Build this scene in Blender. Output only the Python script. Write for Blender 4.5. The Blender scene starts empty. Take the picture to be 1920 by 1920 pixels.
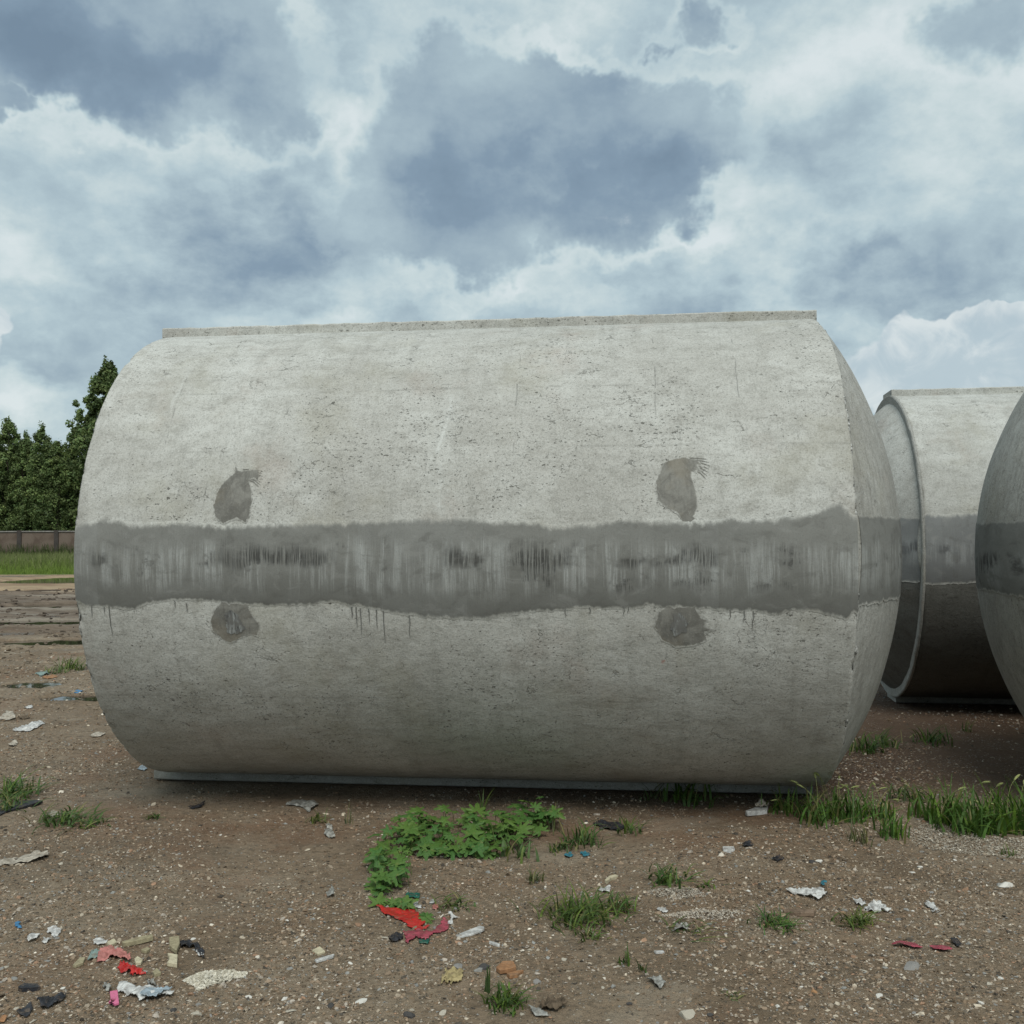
import bpy, math, random
import numpy as np
from mathutils import Vector, Matrix

random.seed(7)
RNG = np.random.default_rng(11)
scene = bpy.context.scene
COL = scene.collection

# ------------------------------------------------------------------ camera
CAM_H = 1.588
F_PX = 1920.0
PITCH = math.radians(1.478)
ROLL = math.radians(-0.26)
cam_data = bpy.data.cameras.new('camera')
cam_data.sensor_width = 36.0
cam_data.lens = 36.0
cam_data.clip_start = 0.05
cam_data.clip_end = 3000.0
cam = bpy.data.objects.new('camera', cam_data)
COL.objects.link(cam)
cam_rot = Matrix.Rotation(math.radians(90) + PITCH, 4, 'X') @ Matrix.Rotation(ROLL, 4, 'Z')
cam.matrix_world = Matrix.Translation((0, 0, CAM_H)) @ cam_rot
scene.camera = cam
CAMP = Vector((0, 0, CAM_H))


def ray(px, py):
    """direction of a photograph pixel (1920 scale), used only to work out real positions"""
    d = Vector(((px - 960) / F_PX, -(py - 960) / F_PX, -1.0))
    return (cam_rot.to_3x3() @ d).normalized()


# ------------------------------------------------------------------ exposure
scene.view_settings.view_transform = 'Standard'
scene.view_settings.look = 'None'
scene.view_settings.gamma = 1.0
scene.view_settings.use_curve_mapping = False
EXPO = 0.62
scene.view_settings.exposure = EXPO
SKY_GAIN = 1.0 / 2 ** EXPO


# ------------------------------------------------------------------ node helper
class NT:
    def __init__(self, tree):
        self.t = tree
        self.n = tree.nodes
        self.l = tree.links

    def put(self, sock, v):
        if v is None:
            return
        if isinstance(v, bpy.types.NodeSocket):
            self.l.new(v, sock)
        else:
            if sock.type == 'RGBA' and not isinstance(v, (int, float)) and len(v) == 3:
                v = (*v, 1.0)
            elif sock.type == 'VECTOR' and isinstance(v, (int, float)):
                v = (v, v, v)
            sock.default_value = v

    def node(self, typ, props=None, **ins):
        nd = self.n.new(typ)
        for k, v in (props or {}).items():
            setattr(nd, k, v)
        for k, v in ins.items():
            self.put(nd.inputs[k.replace('_', ' ')], v)
        return nd

    def m(self, op, a, b=None, c=None, clamp=False):
        nd = self.n.new('ShaderNodeMath')
        nd.operation = op
        nd.use_clamp = clamp
        for i, v in enumerate((a, b, c)):
            if v is not None:
                self.put(nd.inputs[i], v)
        return nd.outputs[0]

    def add(self, a, b): return self.m('ADD', a, b)
    def sub(self, a, b): return self.m('SUBTRACT', a, b)
    def mul(self, a, b): return self.m('MULTIPLY', a, b)
    def mx(self, a, b): return self.m('MAXIMUM', a, b)
    def mn(self, a, b): return self.m('MINIMUM', a, b)

    def vm(self, op, a, b=None, out=0):
        nd = self.n.new('ShaderNodeVectorMath')
        nd.operation = op
        self.put(nd.inputs[0], a)
        if b is not None:
            if op == 'SCALE':
                self.put(nd.inputs['Scale'], b)
            else:
                self.put(nd.inputs[1], b)
        return nd.outputs[out]

    def sep(self, v):
        nd = self.n.new('ShaderNodeSeparateXYZ')
        self.put(nd.inputs[0], v)
        return nd.outputs[0], nd.outputs[1], nd.outputs[2]

    def comb(self, x, y, z):
        nd = self.n.new('ShaderNodeCombineXYZ')
        for i, v in enumerate((x, y, z)):
            self.put(nd.inputs[i], v)
        return nd.outputs[0]

    def noise(self, vec, scale=5, detail=4, rough=0.55, dist=0.0, color=False):
        nd = self.n.new('ShaderNodeTexNoise')
        self.put(nd.inputs['Vector'], vec)
        self.put(nd.inputs['Scale'], scale)
        self.put(nd.inputs['Detail'], detail)
        self.put(nd.inputs['Roughness'], rough)
        self.put(nd.inputs['Distortion'], dist)
        return nd.outputs['Color' if color else 'Fac']

    def voro(self, vec, scale=5, feature='F1', rnd=1.0, out='Distance'):
        nd = self.n.new('ShaderNodeTexVoronoi')
        nd.feature = feature
        self.put(nd.inputs['Vector'], vec)
        self.put(nd.inputs['Scale'], scale)
        self.put(nd.inputs['Randomness'], rnd)
        return nd.outputs[out]

    def smooth(self, v, lo, hi, a=0.0, b=1.0):
        nd = self.n.new('ShaderNodeMapRange')
        nd.interpolation_type = 'SMOOTHSTEP'
        self.put(nd.inputs[0], v)
        self.put(nd.inputs[1], lo)
        self.put(nd.inputs[2], hi)
        self.put(nd.inputs[3], a)
        self.put(nd.inputs[4], b)
        return nd.outputs[0]

    def lin(self, v, lo, hi, a=0.0, b=1.0):
        nd = self.n.new('ShaderNodeMapRange')
        self.put(nd.inputs[0], v)
        self.put(nd.inputs[1], lo)
        self.put(nd.inputs[2], hi)
        self.put(nd.inputs[3], a)
        self.put(nd.inputs[4], b)
        return nd.outputs[0]

    def mix(self, f, a, b, mode='MIX'):
        nd = self.n.new('ShaderNodeMix')
        nd.data_type = 'RGBA'
        nd.blend_type = mode
        self.put(nd.inputs[0], f)
        self.put(nd.inputs[6], a)
        self.put(nd.inputs[7], b)
        return nd.outputs[2]

    def bump(self, h, strength=0.5, dist=0.01, normal=None):
        nd = self.n.new('ShaderNodeBump')
        self.put(nd.inputs['Height'], h)
        nd.inputs['Strength'].default_value = strength
        nd.inputs['Distance'].default_value = dist
        if normal is not None:
            self.put(nd.inputs['Normal'], normal)
        return nd.outputs[0]


def new_mat(name):
    m = bpy.data.materials.new(name)
    m.use_nodes = True
    t = NT(m.node_tree)
    bs = m.node_tree.nodes['Principled BSDF']
    bs.inputs['Roughness'].default_value = 0.9
    bs.inputs['Specular IOR Level'].default_value = 0.25
    return m, t, bs


# ------------------------------------------------------------------ world: clouded daylight sky
SUN_EL, SUN_AZ = 54.0, 6.0      # azimuth measured from straight behind the camera, positive to the right (degrees)
world = bpy.data.worlds.new('World')
scene.world = world
world.use_nodes = True
wt = NT(world.node_tree)
for nd in list(wt.n):
    wt.n.remove(nd)
w_out = wt.n.new('ShaderNodeOutputWorld')
sky = wt.n.new('ShaderNodeTexSky')
sky.sky_type = 'NISHITA'
sky.sun_disc = False
sky.sun_elevation = math.radians(SUN_EL)
# direction towards the sun in world space: behind the camera, to its right
sun_dir = Vector((math.sin(math.radians(SUN_AZ)) * math.cos(math.radians(SUN_EL)),
                  -math.cos(math.radians(SUN_AZ)) * math.cos(math.radians(SUN_EL)),
                  math.sin(math.radians(SUN_EL))))
sky.sun_rotation = math.atan2(sun_dir.x, sun_dir.y)
sky.air_density = 1.3
sky.dust_density = 2.0
bg_blue = wt.node('ShaderNodeBackground', Color=sky.outputs[0], Strength=0.07)

dirv = wt.n.new('ShaderNodeTexCoord').outputs['Generated']
dirv = wt.vm('NORMALIZE', dirv)
# domain warp
warp1 = wt.vm('SCALE', wt.vm('SUBTRACT', wt.noise(dirv, 5.0, 3, 0.55, color=True), (0.5, 0.5, 0.5)), 0.10)
warp2 = wt.vm('SCALE', wt.vm('SUBTRACT', wt.noise(dirv, 19.0, 4, 0.62, color=True), (0.5, 0.5, 0.5)), 0.085)
dw = wt.vm('ADD', wt.vm('ADD', dirv, warp1), warp2)
dw_fine = wt.vm('ADD', dirv, wt.vm('SCALE', wt.vm('SUBTRACT', wt.noise(dirv, 26.0, 3, 0.6, color=True), (0.5, 0.5, 0.5)), 0.04))


def azel(v):
    x, y, z = wt.sep(v)
    az = wt.m('ARCTAN2', x, y)
    el = wt.m('ARCSINE', wt.mn(wt.mx(z, -1.0), 1.0))
    return wt.comb(az, el, 0.0)


AE = azel(dw)
AEF = azel(dw_fine)


def sky_blob(cx, cy, rx, ry, s, src):
    d = ray(cx, cy)
    a, e = math.atan2(d.x, d.y), math.asin(d.z)
    v = wt.vm('SUBTRACT', src, (a, e, 0.0))
    v = wt.vm('MULTIPLY', v, (F_PX / rx * 1.0, F_PX / ry * 1.0, 0.0))
    ln = wt.vm('LENGTH', v, out=1)
    return wt.mul(wt.m('SUBTRACT', 1.0, ln, clamp=True), s)


def field(lst, src):
    out = None
    for b in lst:
        v = sky_blob(*b, src)
        out = v if out is None else wt.mx(out, v)
    return out


# flattened cloud-layer coordinates: clouds grow flatter and smaller towards the horizon
sx, sy, sz = wt.sep(wt.vm('ADD', dirv, wt.vm('SCALE', warp2, 0.35)))
den = wt.add(wt.mx(sz, 0.0), 0.22)
lay = wt.comb(wt.m('DIVIDE', sx, den), wt.m('DIVIDE', sy, den), 0.0)
n_big = wt.noise(lay, 0.9, 3, 0.58)
n_med = wt.noise(wt.vm('ADD', lay, (7.3, 2.1, 0)), 2.6, 7, 0.58)
n_fine = wt.noise(wt.vm('MULTIPLY', dirv, (1.0, 1.0, 1.5)), 12.0, 7, 0.6)
base_f = wt.add(wt.mul(n_big, 0.5), wt.add(wt.mul(n_med, 0.35), wt.mul(n_fine, 0.35)))

DARK = [(120, 40, 420, 190, 1.0), (330, 110, 290, 170, 0.95), (170, 150, 260, 110, 0.75), (470, 190, 130, 110, 0.6),
        (930, 270, 330, 190, 0.95), (1150, 290, 330, 150, 1.0), (860, 390, 230, 170, 0.9), (1080, 330, 330, 150, 1.0),
        (800, 430, 220, 110, 0.65), (1330, 75, 110, 50, 0.5), (1270, 105, 80, 36, 0.42), (900, 180, 230, 70, 0.55), (1130, 175, 260, 80, 0.6), (10, 225, 70, 50, 0.55),
        (1900, 40, 220, 110, 0.45)]
MID = [(480, 430, 420, 190, 0.8), (400, 510, 380, 150, 0.9), (640, 480, 320, 140, 0.7), (290, 600, 300, 120, 0.6),
       (560, 540, 300, 90, 0.85), (1560, 560, 620, 90, 0.9), (1300, 500, 400, 60, 0.6), (1500, 330, 420, 160, 0.4),
       (1500, 700, 220, 120, 0.65), (1100, 600, 300, 70, 0.5), (760, 600, 240, 60, 0.5), (700, 110, 300, 80, 0.35), (60, 700, 200, 110, 0.7)]
BRIGHT = [(290, 235, 330, 100, 0.85), (60, 430, 260, 160, 0.6), (480, 60, 120, 130, 0.8), (620, 230, 260, 130, 0.55),
          (1150, 120, 420, 120, 0.55), (830, 165, 150, 60, 0.8), (1250, 440, 500, 110, 0.6), (980, 510, 330, 80, 0.6),
          (800, 545, 200, 70, 0.6), (1620, 150, 360, 200, 0.5), (1750, 300, 300, 160, 0.4), (640, 610, 300, 50, 0.5),
          (1560, 430, 400, 70, 0.5), (1330, 115, 120, 50, 0.5), (1430, 555, 80, 60, 0.7), (140, 545, 110, 60, 0.7), (70, 610, 130, 80, .5), (20, 720, 120, 60, .8)]
CUM = [(1665, 690, 62, 46, 1), (1735, 650, 95, 62, 1), (1790, 700, 210, 92, 1), (1850, 630, 84, 62, 1), (1815, 660, 90, 70, 1),
       (1885, 600, 50, 36, 1), (1930, 690, 90, 110, 1), (1625, 700, 50, 34, .9), 
       (2050, 640, 120, 110, 1), (2200, 700, 160, 80, 1), (-180, 660, 150, 80, 1), (-60, 600, 70, 46, .8)]

CORE = [(160, 130, 330, 110, 1.0), (1120, 370, 330, 90, 1.0), (820, 330, 170, 110, 0.8), (1230, 330, 170, 70, 0.8), (330, 150, 200, 90, .7), (1000, 300, 250, 80, .6), (60, 120, 200, 80, .8)]
Dv = field(DARK, AE)
Kv = field(CORE, AE)
Mv = field(MID, AE)
Bv = field(BRIGHT, AE)
Cv = field(CUM, AEF)
bil_nd = wt.n.new('ShaderNodeTexVoronoi')
bil_nd.feature = 'F1'
bil_nd.normalize = True
wt.put(bil_nd.inputs['Vector'], wt.vm('MULTIPLY', wt.vm('ADD', dirv, wt.vm('SCALE', warp2, 0.55)), (1.0, 1.0, 1.35)))
wt.put(bil_nd.inputs['Scale'], 8.5)
wt.put(bil_nd.inputs['Detail'], 2.6)
wt.put(bil_nd.inputs['Roughness'], 0.55)
bil = wt.sub(0.34, bil_nd.outputs['Distance'])     # rounded billows
nz = wt.add(wt.sub(wt.add(wt.mul(n_med, 0.45), wt.mul(n_fine, 0.40)), 0.425), wt.mul(bil, 0.42))
D = wt.smooth(wt.add(Dv, wt.mul(nz, 0.95)), 0.13, 0.33)
M = wt.smooth(wt.add(Mv, wt.mul(nz, 0.9)), -0.05, 0.65)
B = wt.smooth(wt.add(Bv, wt.mul(nz, 1.3)), -0.10, 0.85)
C = wt.smooth(wt.add(Cv, wt.mul(wt.sub(n_fine, 0.5), 0.5)), 0.06, 0.17)
edge = wt.mul(wt.smooth(wt.add(Dv, wt.mul(nz, 0.95)), -0.06, 0.12), wt.m('SUBTRACT', 1.0, D))
inner = wt.noise(wt.vm('ADD', wt.vm('MULTIPLY', dirv, (1.0, 1.0, 1.6)), (5.0, 1.0, 2.0)), 7.5, 6, 0.6)
tone = wt.add(wt.add(0.60, wt.mul(wt.sub(base_f, 0.60), 1.35)), wt.mul(bil, 0.42))
tone = wt.sub(tone, wt.mul(M, wt.add(0.23, wt.mul(wt.sub(inner, 0.5), 0.5))))
tone = wt.add(tone, wt.mul(B, 0.24))
tone = wt.add(tone, wt.mul(edge, 0.15))
dtone = wt.add(wt.add(0.37, wt.mul(bil, 0.5)), wt.add(wt.mul(wt.sub(inner, 0.5), 0.75), wt.mul(wt.m('SUBTRACT', 0.5, Dv), 0.16)))
dtone = wt.sub(dtone, wt.mul(wt.smooth(Kv, 0.0, 0.8), 0.24))
tone = wt.add(wt.mul(tone, wt.m('SUBTRACT', 1.0, D)), wt.mul(dtone, D))
cr = wt.n.new('ShaderNodeValToRGB')
wt.put(cr.inputs[0], tone)
els = cr.color_ramp.elements
els[0].position = 0.0; els[0].color = (0.185, 0.262, 0.345, 1)
els[1].position = 1.0; els[1].color = (0.72, 0.795, 0.81, 1)
for pos, cc in ((0.22, (0.235, 0.325, 0.415)), (0.45, (0.37, 0.475, 0.54)), (0.62, (0.465, 0.585, 0.635)), (0.80, (0.585, 0.69, 0.71))):
    e = els.new(pos); e.color = (*cc, 1)
colr = cr.outputs[0]
# white cumulus near the horizon, greyer at their bases
puff = wt.noise(dirv, 20.0, 5, 0.6, 0.9)
cumt = wt.add(wt.mul(wt.sub(puff, 0.5), 3.0), wt.mul(wt.smooth(Cv, 0.1, 0.8), 0.45))
cumc = wt.mix(wt.smooth(cumt, -0.35, 0.75), (0.73, 0.79, 0.80), (0.47, 0.575, 0.635))
colr = wt.mix(wt.mul(C, 0.9), colr, cumc)
bg_cloud = wt.node('ShaderNodeBackground', Color=colr, Strength=SKY_GAIN)
mixs = wt.n.new('ShaderNodeMixShader')
mixs.inputs[0].default_value = 0.94      # a thin share of blue shows through the cloud
wt.l.new(bg_blue.outputs[0], mixs.inputs[1])
wt.l.new(bg_cloud.outputs[0], mixs.inputs[2])
wt.l.new(mixs.outputs[0], w_out.inputs[0])
world.cycles.sampling_method = 'NONE'
scene.cycles.max_bounces = 5
scene.cycles.diffuse_bounces = 3

# ------------------------------------------------------------------ sun behind thin cloud
sun_l = bpy.data.lights.new('sun', 'SUN')
sun_l.energy = 1.5
sun_l.angle = math.radians(32)
sun_l.color = (1.0, 0.965, 0.90)
sun_o = bpy.data.objects.new('sun', sun_l)
COL.objects.link(sun_o)
sun_o.rotation_euler = sun_dir.to_track_quat('Z', 'Y').to_euler()
sun_o.location = (0, 0, 30)


# ------------------------------------------------------------------ numpy noise
class VNoise:
    def __init__(self, seed, n=256):
        r = np.random.default_rng(seed)
        self.g = r.random((n, n))
        self.n = n

    def __call__(self, x, y):
        x = np.asarray(x, float); y = np.asarray(y, float)
        xi = np.floor(x).astype(int); yi = np.floor(y).astype(int)
        fx = x - xi; fy = y - yi
        fx = fx * fx * (3 - 2 * fx); fy = fy * fy * (3 - 2 * fy)
        n = self.n
        a = self.g[xi % n, yi % n]; b = self.g[(xi + 1) % n, yi % n]
        c = self.g[xi % n, (yi + 1) % n]; d = self.g[(xi + 1) % n, (yi + 1) % n]
        return (a * (1 - fx) + b * fx) * (1 - fy) + (c * (1 - fx) + d * fx) * fy - 0.5

    def fbm(self, x, y, o=4):
        s = 0; amp = 1.0; f = 1.0
        for i in range(o):
            s = s + amp * self(x * f + 17.3 * i, y * f - 9.1 * i)
            amp *= 0.5; f *= 2.03
        return s


VN1, VN2, VN3 = VNoise(3), VNoise(5), VNoise(9)


def sstep(v, a, b):
    t = np.clip((v - a) / (b - a), 0, 1)
    return t * t * (3 - 2 * t)


# ------------------------------------------------------------------ object helpers
def mesh_obj(name, verts, faces, mat, parent=None, smooth=True, kind=None):
    me = bpy.data.meshes.new(name)
    me.from_pydata([tuple(v) for v in verts], [], [tuple(f) for f in faces])
    if smooth:
        me.polygons.foreach_set('use_smooth', [True] * len(me.polygons))
    me.update()
    if mat:
        me.materials.append(mat)
    o = bpy.data.objects.new(name, me)
    COL.objects.link(o)
    if parent:
        o.parent = parent
    if kind:
        o['kind'] = kind
    return o


def fast_mesh(name, V, F, smooth=False, col=None):
    """V (n,3) array, F (m,k) array of same-size faces"""
    me = bpy.data.meshes.new(name)
    V = np.asarray(V, np.float32); F = np.asarray(F, np.int32)
    k = F.shape[1]
    me.vertices.add(len(V)); me.vertices.foreach_set('co', V.ravel())
    me.loops.add(F.size); me.loops.foreach_set('vertex_index', F.ravel())
    me.polygons.add(len(F))
    me.polygons.foreach_set('loop_start', np.arange(0, F.size, k, dtype=np.int32))
    me.polygons.foreach_set('loop_total', np.full(len(F), k, np.int32))
    me.polygons.foreach_set('use_smooth', np.full(len(F), smooth))
    if col is not None:
        at = me.color_attributes.new('col', 'FLOAT_COLOR', 'POINT')
        c4 = np.ones((len(V), 4), np.float32); c4[:, :3] = col
        at.data.foreach_set('color', c4.ravel())
    me.update(calc_edges=True)
    return me


def link(name, me, mat, parent=None, kind=None):
    if mat and not me.materials:
        me.materials.append(mat)
    o = bpy.data.objects.new(name, me)
    COL.objects.link(o)
    if parent:
        o.parent = parent
    if kind:
        o['kind'] = kind
    return o


def grid_faces(nu, nv, closed_v=False):
    i = np.arange(nu - 1)[:, None]
    j = np.arange(nv if closed_v else nv - 1)[None, :]
    j2 = (j + 1) % nv
    a = i * nv + j; b = (i + 1) * nv + j; c = (i + 1) * nv + j2; d = i * nv + j2
    return np.stack([a, b, c, d], -1).reshape(-1, 4)


def tag(o, label, cat, group=None):
    o['label'] = label
    o['category'] = cat
    if group:
        o['group'] = group
    return o


def empty(name, loc, rz=0.0):
    o = bpy.data.objects.new(name, None)
    COL.objects.link(o)
    o.location = loc
    o.rotation_euler = (0, 0, rz)
    o.empty_display_size = 0.2
    return o


# ------------------------------------------------------------------ materials
def concrete_colour(t, oc, tone=1.0):
    """mottled cast concrete; returns colour, relief height, pit mask, fine grit"""
    big = t.noise(oc, 1.1, 5, 0.62, 0.4)
    med = t.noise(t.vm('MULTIPLY', oc, (1.0, 2.2, 2.2)), 3.2, 6, 0.65, 0.2)
    fine = t.noise(oc, 60.0, 4, 0.75)
    grit = t.noise(oc, 125.0, 3, 0.8)
    blot = t.noise(t.vm('MULTIPLY', oc, (1.0, 1.6, 1.6)), 10.0, 6, 0.72)
    run = t.noise(t.vm('MULTIPLY', oc, (14.0, 1.2, 1.2)), 1.0, 5, 0.62)
    k = tone
    c = t.mix(t.smooth(big, 0.32, 0.66), (0.415 * k, 0.412 * k, 0.378 * k), (0.530 * k, 0.537 * k, 0.502 * k))
    c = t.mix(t.mul(t.smooth(med, 0.40, 0.70), 0.60), c, (0.360 * k, 0.356 * k, 0.322 * k))
    c = t.mix(t.mul(t.smooth(run, 0.50, 0.76), 0.38), c, (0.27 * k, 0.268 * k, 0.24 * k))
    c = t.mix(t.mul(t.smooth(blot, 0.47, 0.68), 0.48), c, (0.27 * k, 0.266 * k, 0.238 * k))
    c = t.mix(t.mul(t.smooth(blot, 0.44, 0.28), 0.32), c, (0.60 * k, 0.615 * k, 0.585 * k))
    c = t.mix(t.mul(t.smooth(fine, 0.50, 0.66), 0.45), c, (0.21, 0.208, 0.188))
    c = t.mix(t.mul(t.smooth(grit, 0.52, 0.66), 0.50), c, (0.17, 0.168, 0.15))
    c = t.mix(t.mul(t.smooth(grit, 0.46, 0.32), 0.35), c, (0.64, 0.65, 0.62))
    tint = t.noise(t.vm('ADD', oc, (4.0, 1.0, 9.0)), 1.5, 5, 0.62)
    c = t.mix(t.mul(t.smooth(tint, 0.52, 0.72), 0.28), c, (0.275, 0.255, 0.175))
    tint2 = t.noise(t.vm('ADD', oc, (14.0, 3.0, 2.0)), 1.9, 5, 0.62)
    c = t.mix(t.mul(t.smooth(tint2, 0.56, 0.76), 0.22), c, (0.30, 0.215, 0.165))
    wob = t.vm('SCALE', t.noise(oc, 50.0, 3, 0.75, color=True), 0.030)
    pc = t.vm('MULTIPLY', t.vm('ADD', oc, wob), (0.55, 1.35, 1.35))
    dens = t.smooth(t.noise(oc, 1.9, 4, 0.65), 0.36, 0.66, 0.32, 1.12)
    v1 = t.voro(pc, 32.0)
    v1c = t.sep(t.voro(pc, 32.0, out='Color'))[0]
    th1 = t.mul(t.mul(t.smooth(v1c, 0.66, 1.0), 0.23), dens)
    p1 = t.smooth(t.sub(th1, v1), 0.0, 0.06)
    v2 = t.voro(pc, 75.0)
    v2c = t.sep(t.voro(pc, 75.0, out='Color'))[1]
    th2 = t.mul(t.mul(t.smooth(v2c, 0.45, 1.0), 0.38), dens)
    p2 = t.smooth(t.sub(th2, v2), 0.0, 0.10)
    pits = t.mx(p1, t.mul(p2, 0.8))
    c = t.mix(t.mul(pits, 0.78), c, (0.085, 0.083, 0.070))
    # thin torn creases, nearly level
    cre = t.voro(t.vm('MULTIPLY', t.vm('ADD', oc, t.vm('SCALE', t.noise(oc, 9.0, 4, 0.7, color=True), 0.10)), (5.0, 9.0, 9.0)), 1.0, 'DISTANCE_TO_EDGE')
    crm = t.mul(t.smooth(cre, 0.022, 0.004), t.smooth(t.noise(oc, 7.0, 3, 0.7), 0.56, 0.66))
    c = t.mix(t.mul(crm, 0.55), c, (0.12, 0.118, 0.10))
    cv = t.vm('MULTIPLY', t.vm('ADD', oc, t.vm('SCALE', t.noise(oc, 4.0, 5, 0.65, color=True), 0.35)), (1.5, 0.8, 0.8))
    ck = t.voro(cv, 1.3, 'DISTANCE_TO_EDGE')
    ckm = t.mul(t.smooth(ck, 0.004, 0.0), t.smooth(t.noise(oc, 1.9, 2), 0.48, 0.58))
    c = t.mix(t.mul(ckm, 0.55), c, (0.10, 0.10, 0.09))
    h = t.add(t.add(t.mul(med, 0.6), t.mul(fine, 0.18)), t.mul(blot, 0.55))
    return c, h, t.mx(pits, t.mul(crm, 0.6)), grit


def concrete_mat(name, tone=1.0, chalk=False):
    m, t, bs = new_mat(name)
    oc = t.n.new('ShaderNodeTexCoord').outputs['Object']
    X, Y, Z = t.sep(oc)
    c, h, pits, grit = concrete_colour(t, oc, tone)
    if chalk:
        # whitish lime runs down the middle and thin trowel lines
        xs = t.add(X, t.add(t.mul(t.sub(t.noise(oc, 1.6, 2), 0.5), 0.20), t.mul(t.sub(t.noise(oc, 12.0, 3), 0.5), 0.04)))
        zf = t.mul(t.smooth(Z, 1.68, 1.74), t.smooth(Z, 2.62, 2.2))
        halo = t.mul(t.mul(t.smooth(t.m('ABSOLUTE', t.add(xs, 0.055)), 0.10, 0.0), zf), t.smooth(t.noise(oc, 26.0, 4, 0.75), 0.36, 0.66))
        c = t.mix(t.mul(halo, 0.42), c, (0.60, 0.62, 0.59))
        core = t.mul(t.smooth(t.m('ABSOLUTE', t.add(xs, 0.055)), 0.013, 0.004), zf)
        c = t.mix(t.mul(core, t.mul(t.smooth(t.noise(oc, 11.0, 4, 0.7), 0.46, 0.58), 0.4)), c, (0.64, 0.66, 0.63))
        core2 = t.mul(t.smooth(t.m('ABSOLUTE', t.add(xs, 1.62)), 0.012, 0.004), t.mul(t.smooth(Z, 2.3, 2.36), t.smooth(Z, 2.62, 2.5)))
        c = t.mix(t.mul(core2, 0.22), c, (0.64, 0.66, 0.63))
        for x0, z0, z1 in ((-1.62, 1.95, 2.55), (1.08, 2.2, 2.72), (1.52, 2.25, 2.72), (0.33, 2.0, 2.6)):
            xw = t.add(X, t.mul(t.sub(t.noise(oc, 2.5, 3), 0.5), 0.05))
            ln = t.mul(t.smooth(t.m('ABSOLUTE', t.sub(xw, x0)), 0.006, 0.001), t.mul(t.smooth(Z, z0, z0 + 0.1), t.smooth(Z, z1 + 0.05, z1)))
            ln = t.mul(ln, t.smooth(t.noise(oc, 9.0, 3), 0.45, 0.55))
            c = t.mix(t.mul(ln, 0.5), c, (0.15, 0.15, 0.14))
        # red paint speck
        rd = t.vm('LENGTH', t.vm('SUBTRACT', t.vm('ADD', oc, t.vm('SCALE', t.noise(oc, 60.0, 2, color=True), 0.02)), (1.115, -1.33, 0.96)), out=1)
        c = t.mix(t.smooth(rd, 0.018, 0.006, 0.0, 0.7), c, (0.30, 0.09, 0.06))
        # level joints left by the form boards
        for z0 in (2.07, 2.42, 0.72):
            zl = t.add(Z, t.mul(t.sub(t.noise(oc, 0.8, 2), 0.5), 0.03))
            ln = t.mul(t.smooth(t.m('ABSOLUTE', t.sub(zl, z0)), 0.008, 0.001), t.smooth(t.noise(oc, 3.5, 4, 0.7), 0.46, 0.58))
            c = t.mix(t.mul(ln, 0.25), c, (0.16, 0.16, 0.145))
    bn = t.bump(h, 0.6, 0.014)
    bn = t.bump(t.mul(pits, -1.0), 0.9, 0.006, bn)
    bn = t.bump(grit, 0.3, 0.002, bn)
    t.put(bs.inputs['Base Color'], c)
    t.put(bs.inputs['Normal'], bn)
    bs.inputs['Roughness'].default_value = 0.92
    return m


def dome_mat(name='dome_concrete', tone=0.93):
    m, t, bs = new_mat(name)
    oc = t.n.new('ShaderNodeTexCoord').outputs['Object']
    c, h, pits, grit = concrete_colour(t, oc, tone)
    st = t.noise(t.vm('MULTIPLY', oc, (26.0, 24.0, 2.6)), 1.0, 6, 0.75)
    c = t.mix(t.mul(t.smooth(st, 0.47, 0.66), 0.5), c, (0.215, 0.212, 0.19))
    c = t.mix(t.mul(t.smooth(st, 0.42, 0.30), 0.25), c, (0.50, 0.50, 0.47))
    bn = t.bump(t.add(h, t.mul(st, 0.7)), 0.7, 0.012)
    bn = t.bump(t.mul(pits, -1.0), 0.8, 0.006, bn)
    t.put(bs.inputs['Base Color'], c)
    t.put(bs.inputs['Normal'], bn)
    return m


def half_and_half_mat(name, tone, low):
    """tank concrete that turns much darker in its lower half"""
    m, t, bs = new_mat(name)
    oc = t.n.new('ShaderNodeTexCoord').outputs['Object']
    Z = t.sep(oc)[2]
    c, h, pits, grit = concrete_colour(t, oc, tone)
    lw = t.smooth(t.add(Z, t.mul(t.sub(t.noise(oc, 3.0, 4), 0.5), 0.1)), 1.40, 1.30)
    c = t.mix(t.mul(lw, 1.0), c, t.mix(1.0, c, (low, low, low * 0.97), 'MULTIPLY'))  # lower half multiplied down to a darker tone
    bn = t.bump(h, 0.6, 0.014)
    t.put(bs.inputs['Base Color'], c)
    t.put(bs.inputs['Normal'], t.bump(t.mul(pits, -1.0), 0.9, 0.006, bn))
    return m


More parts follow.
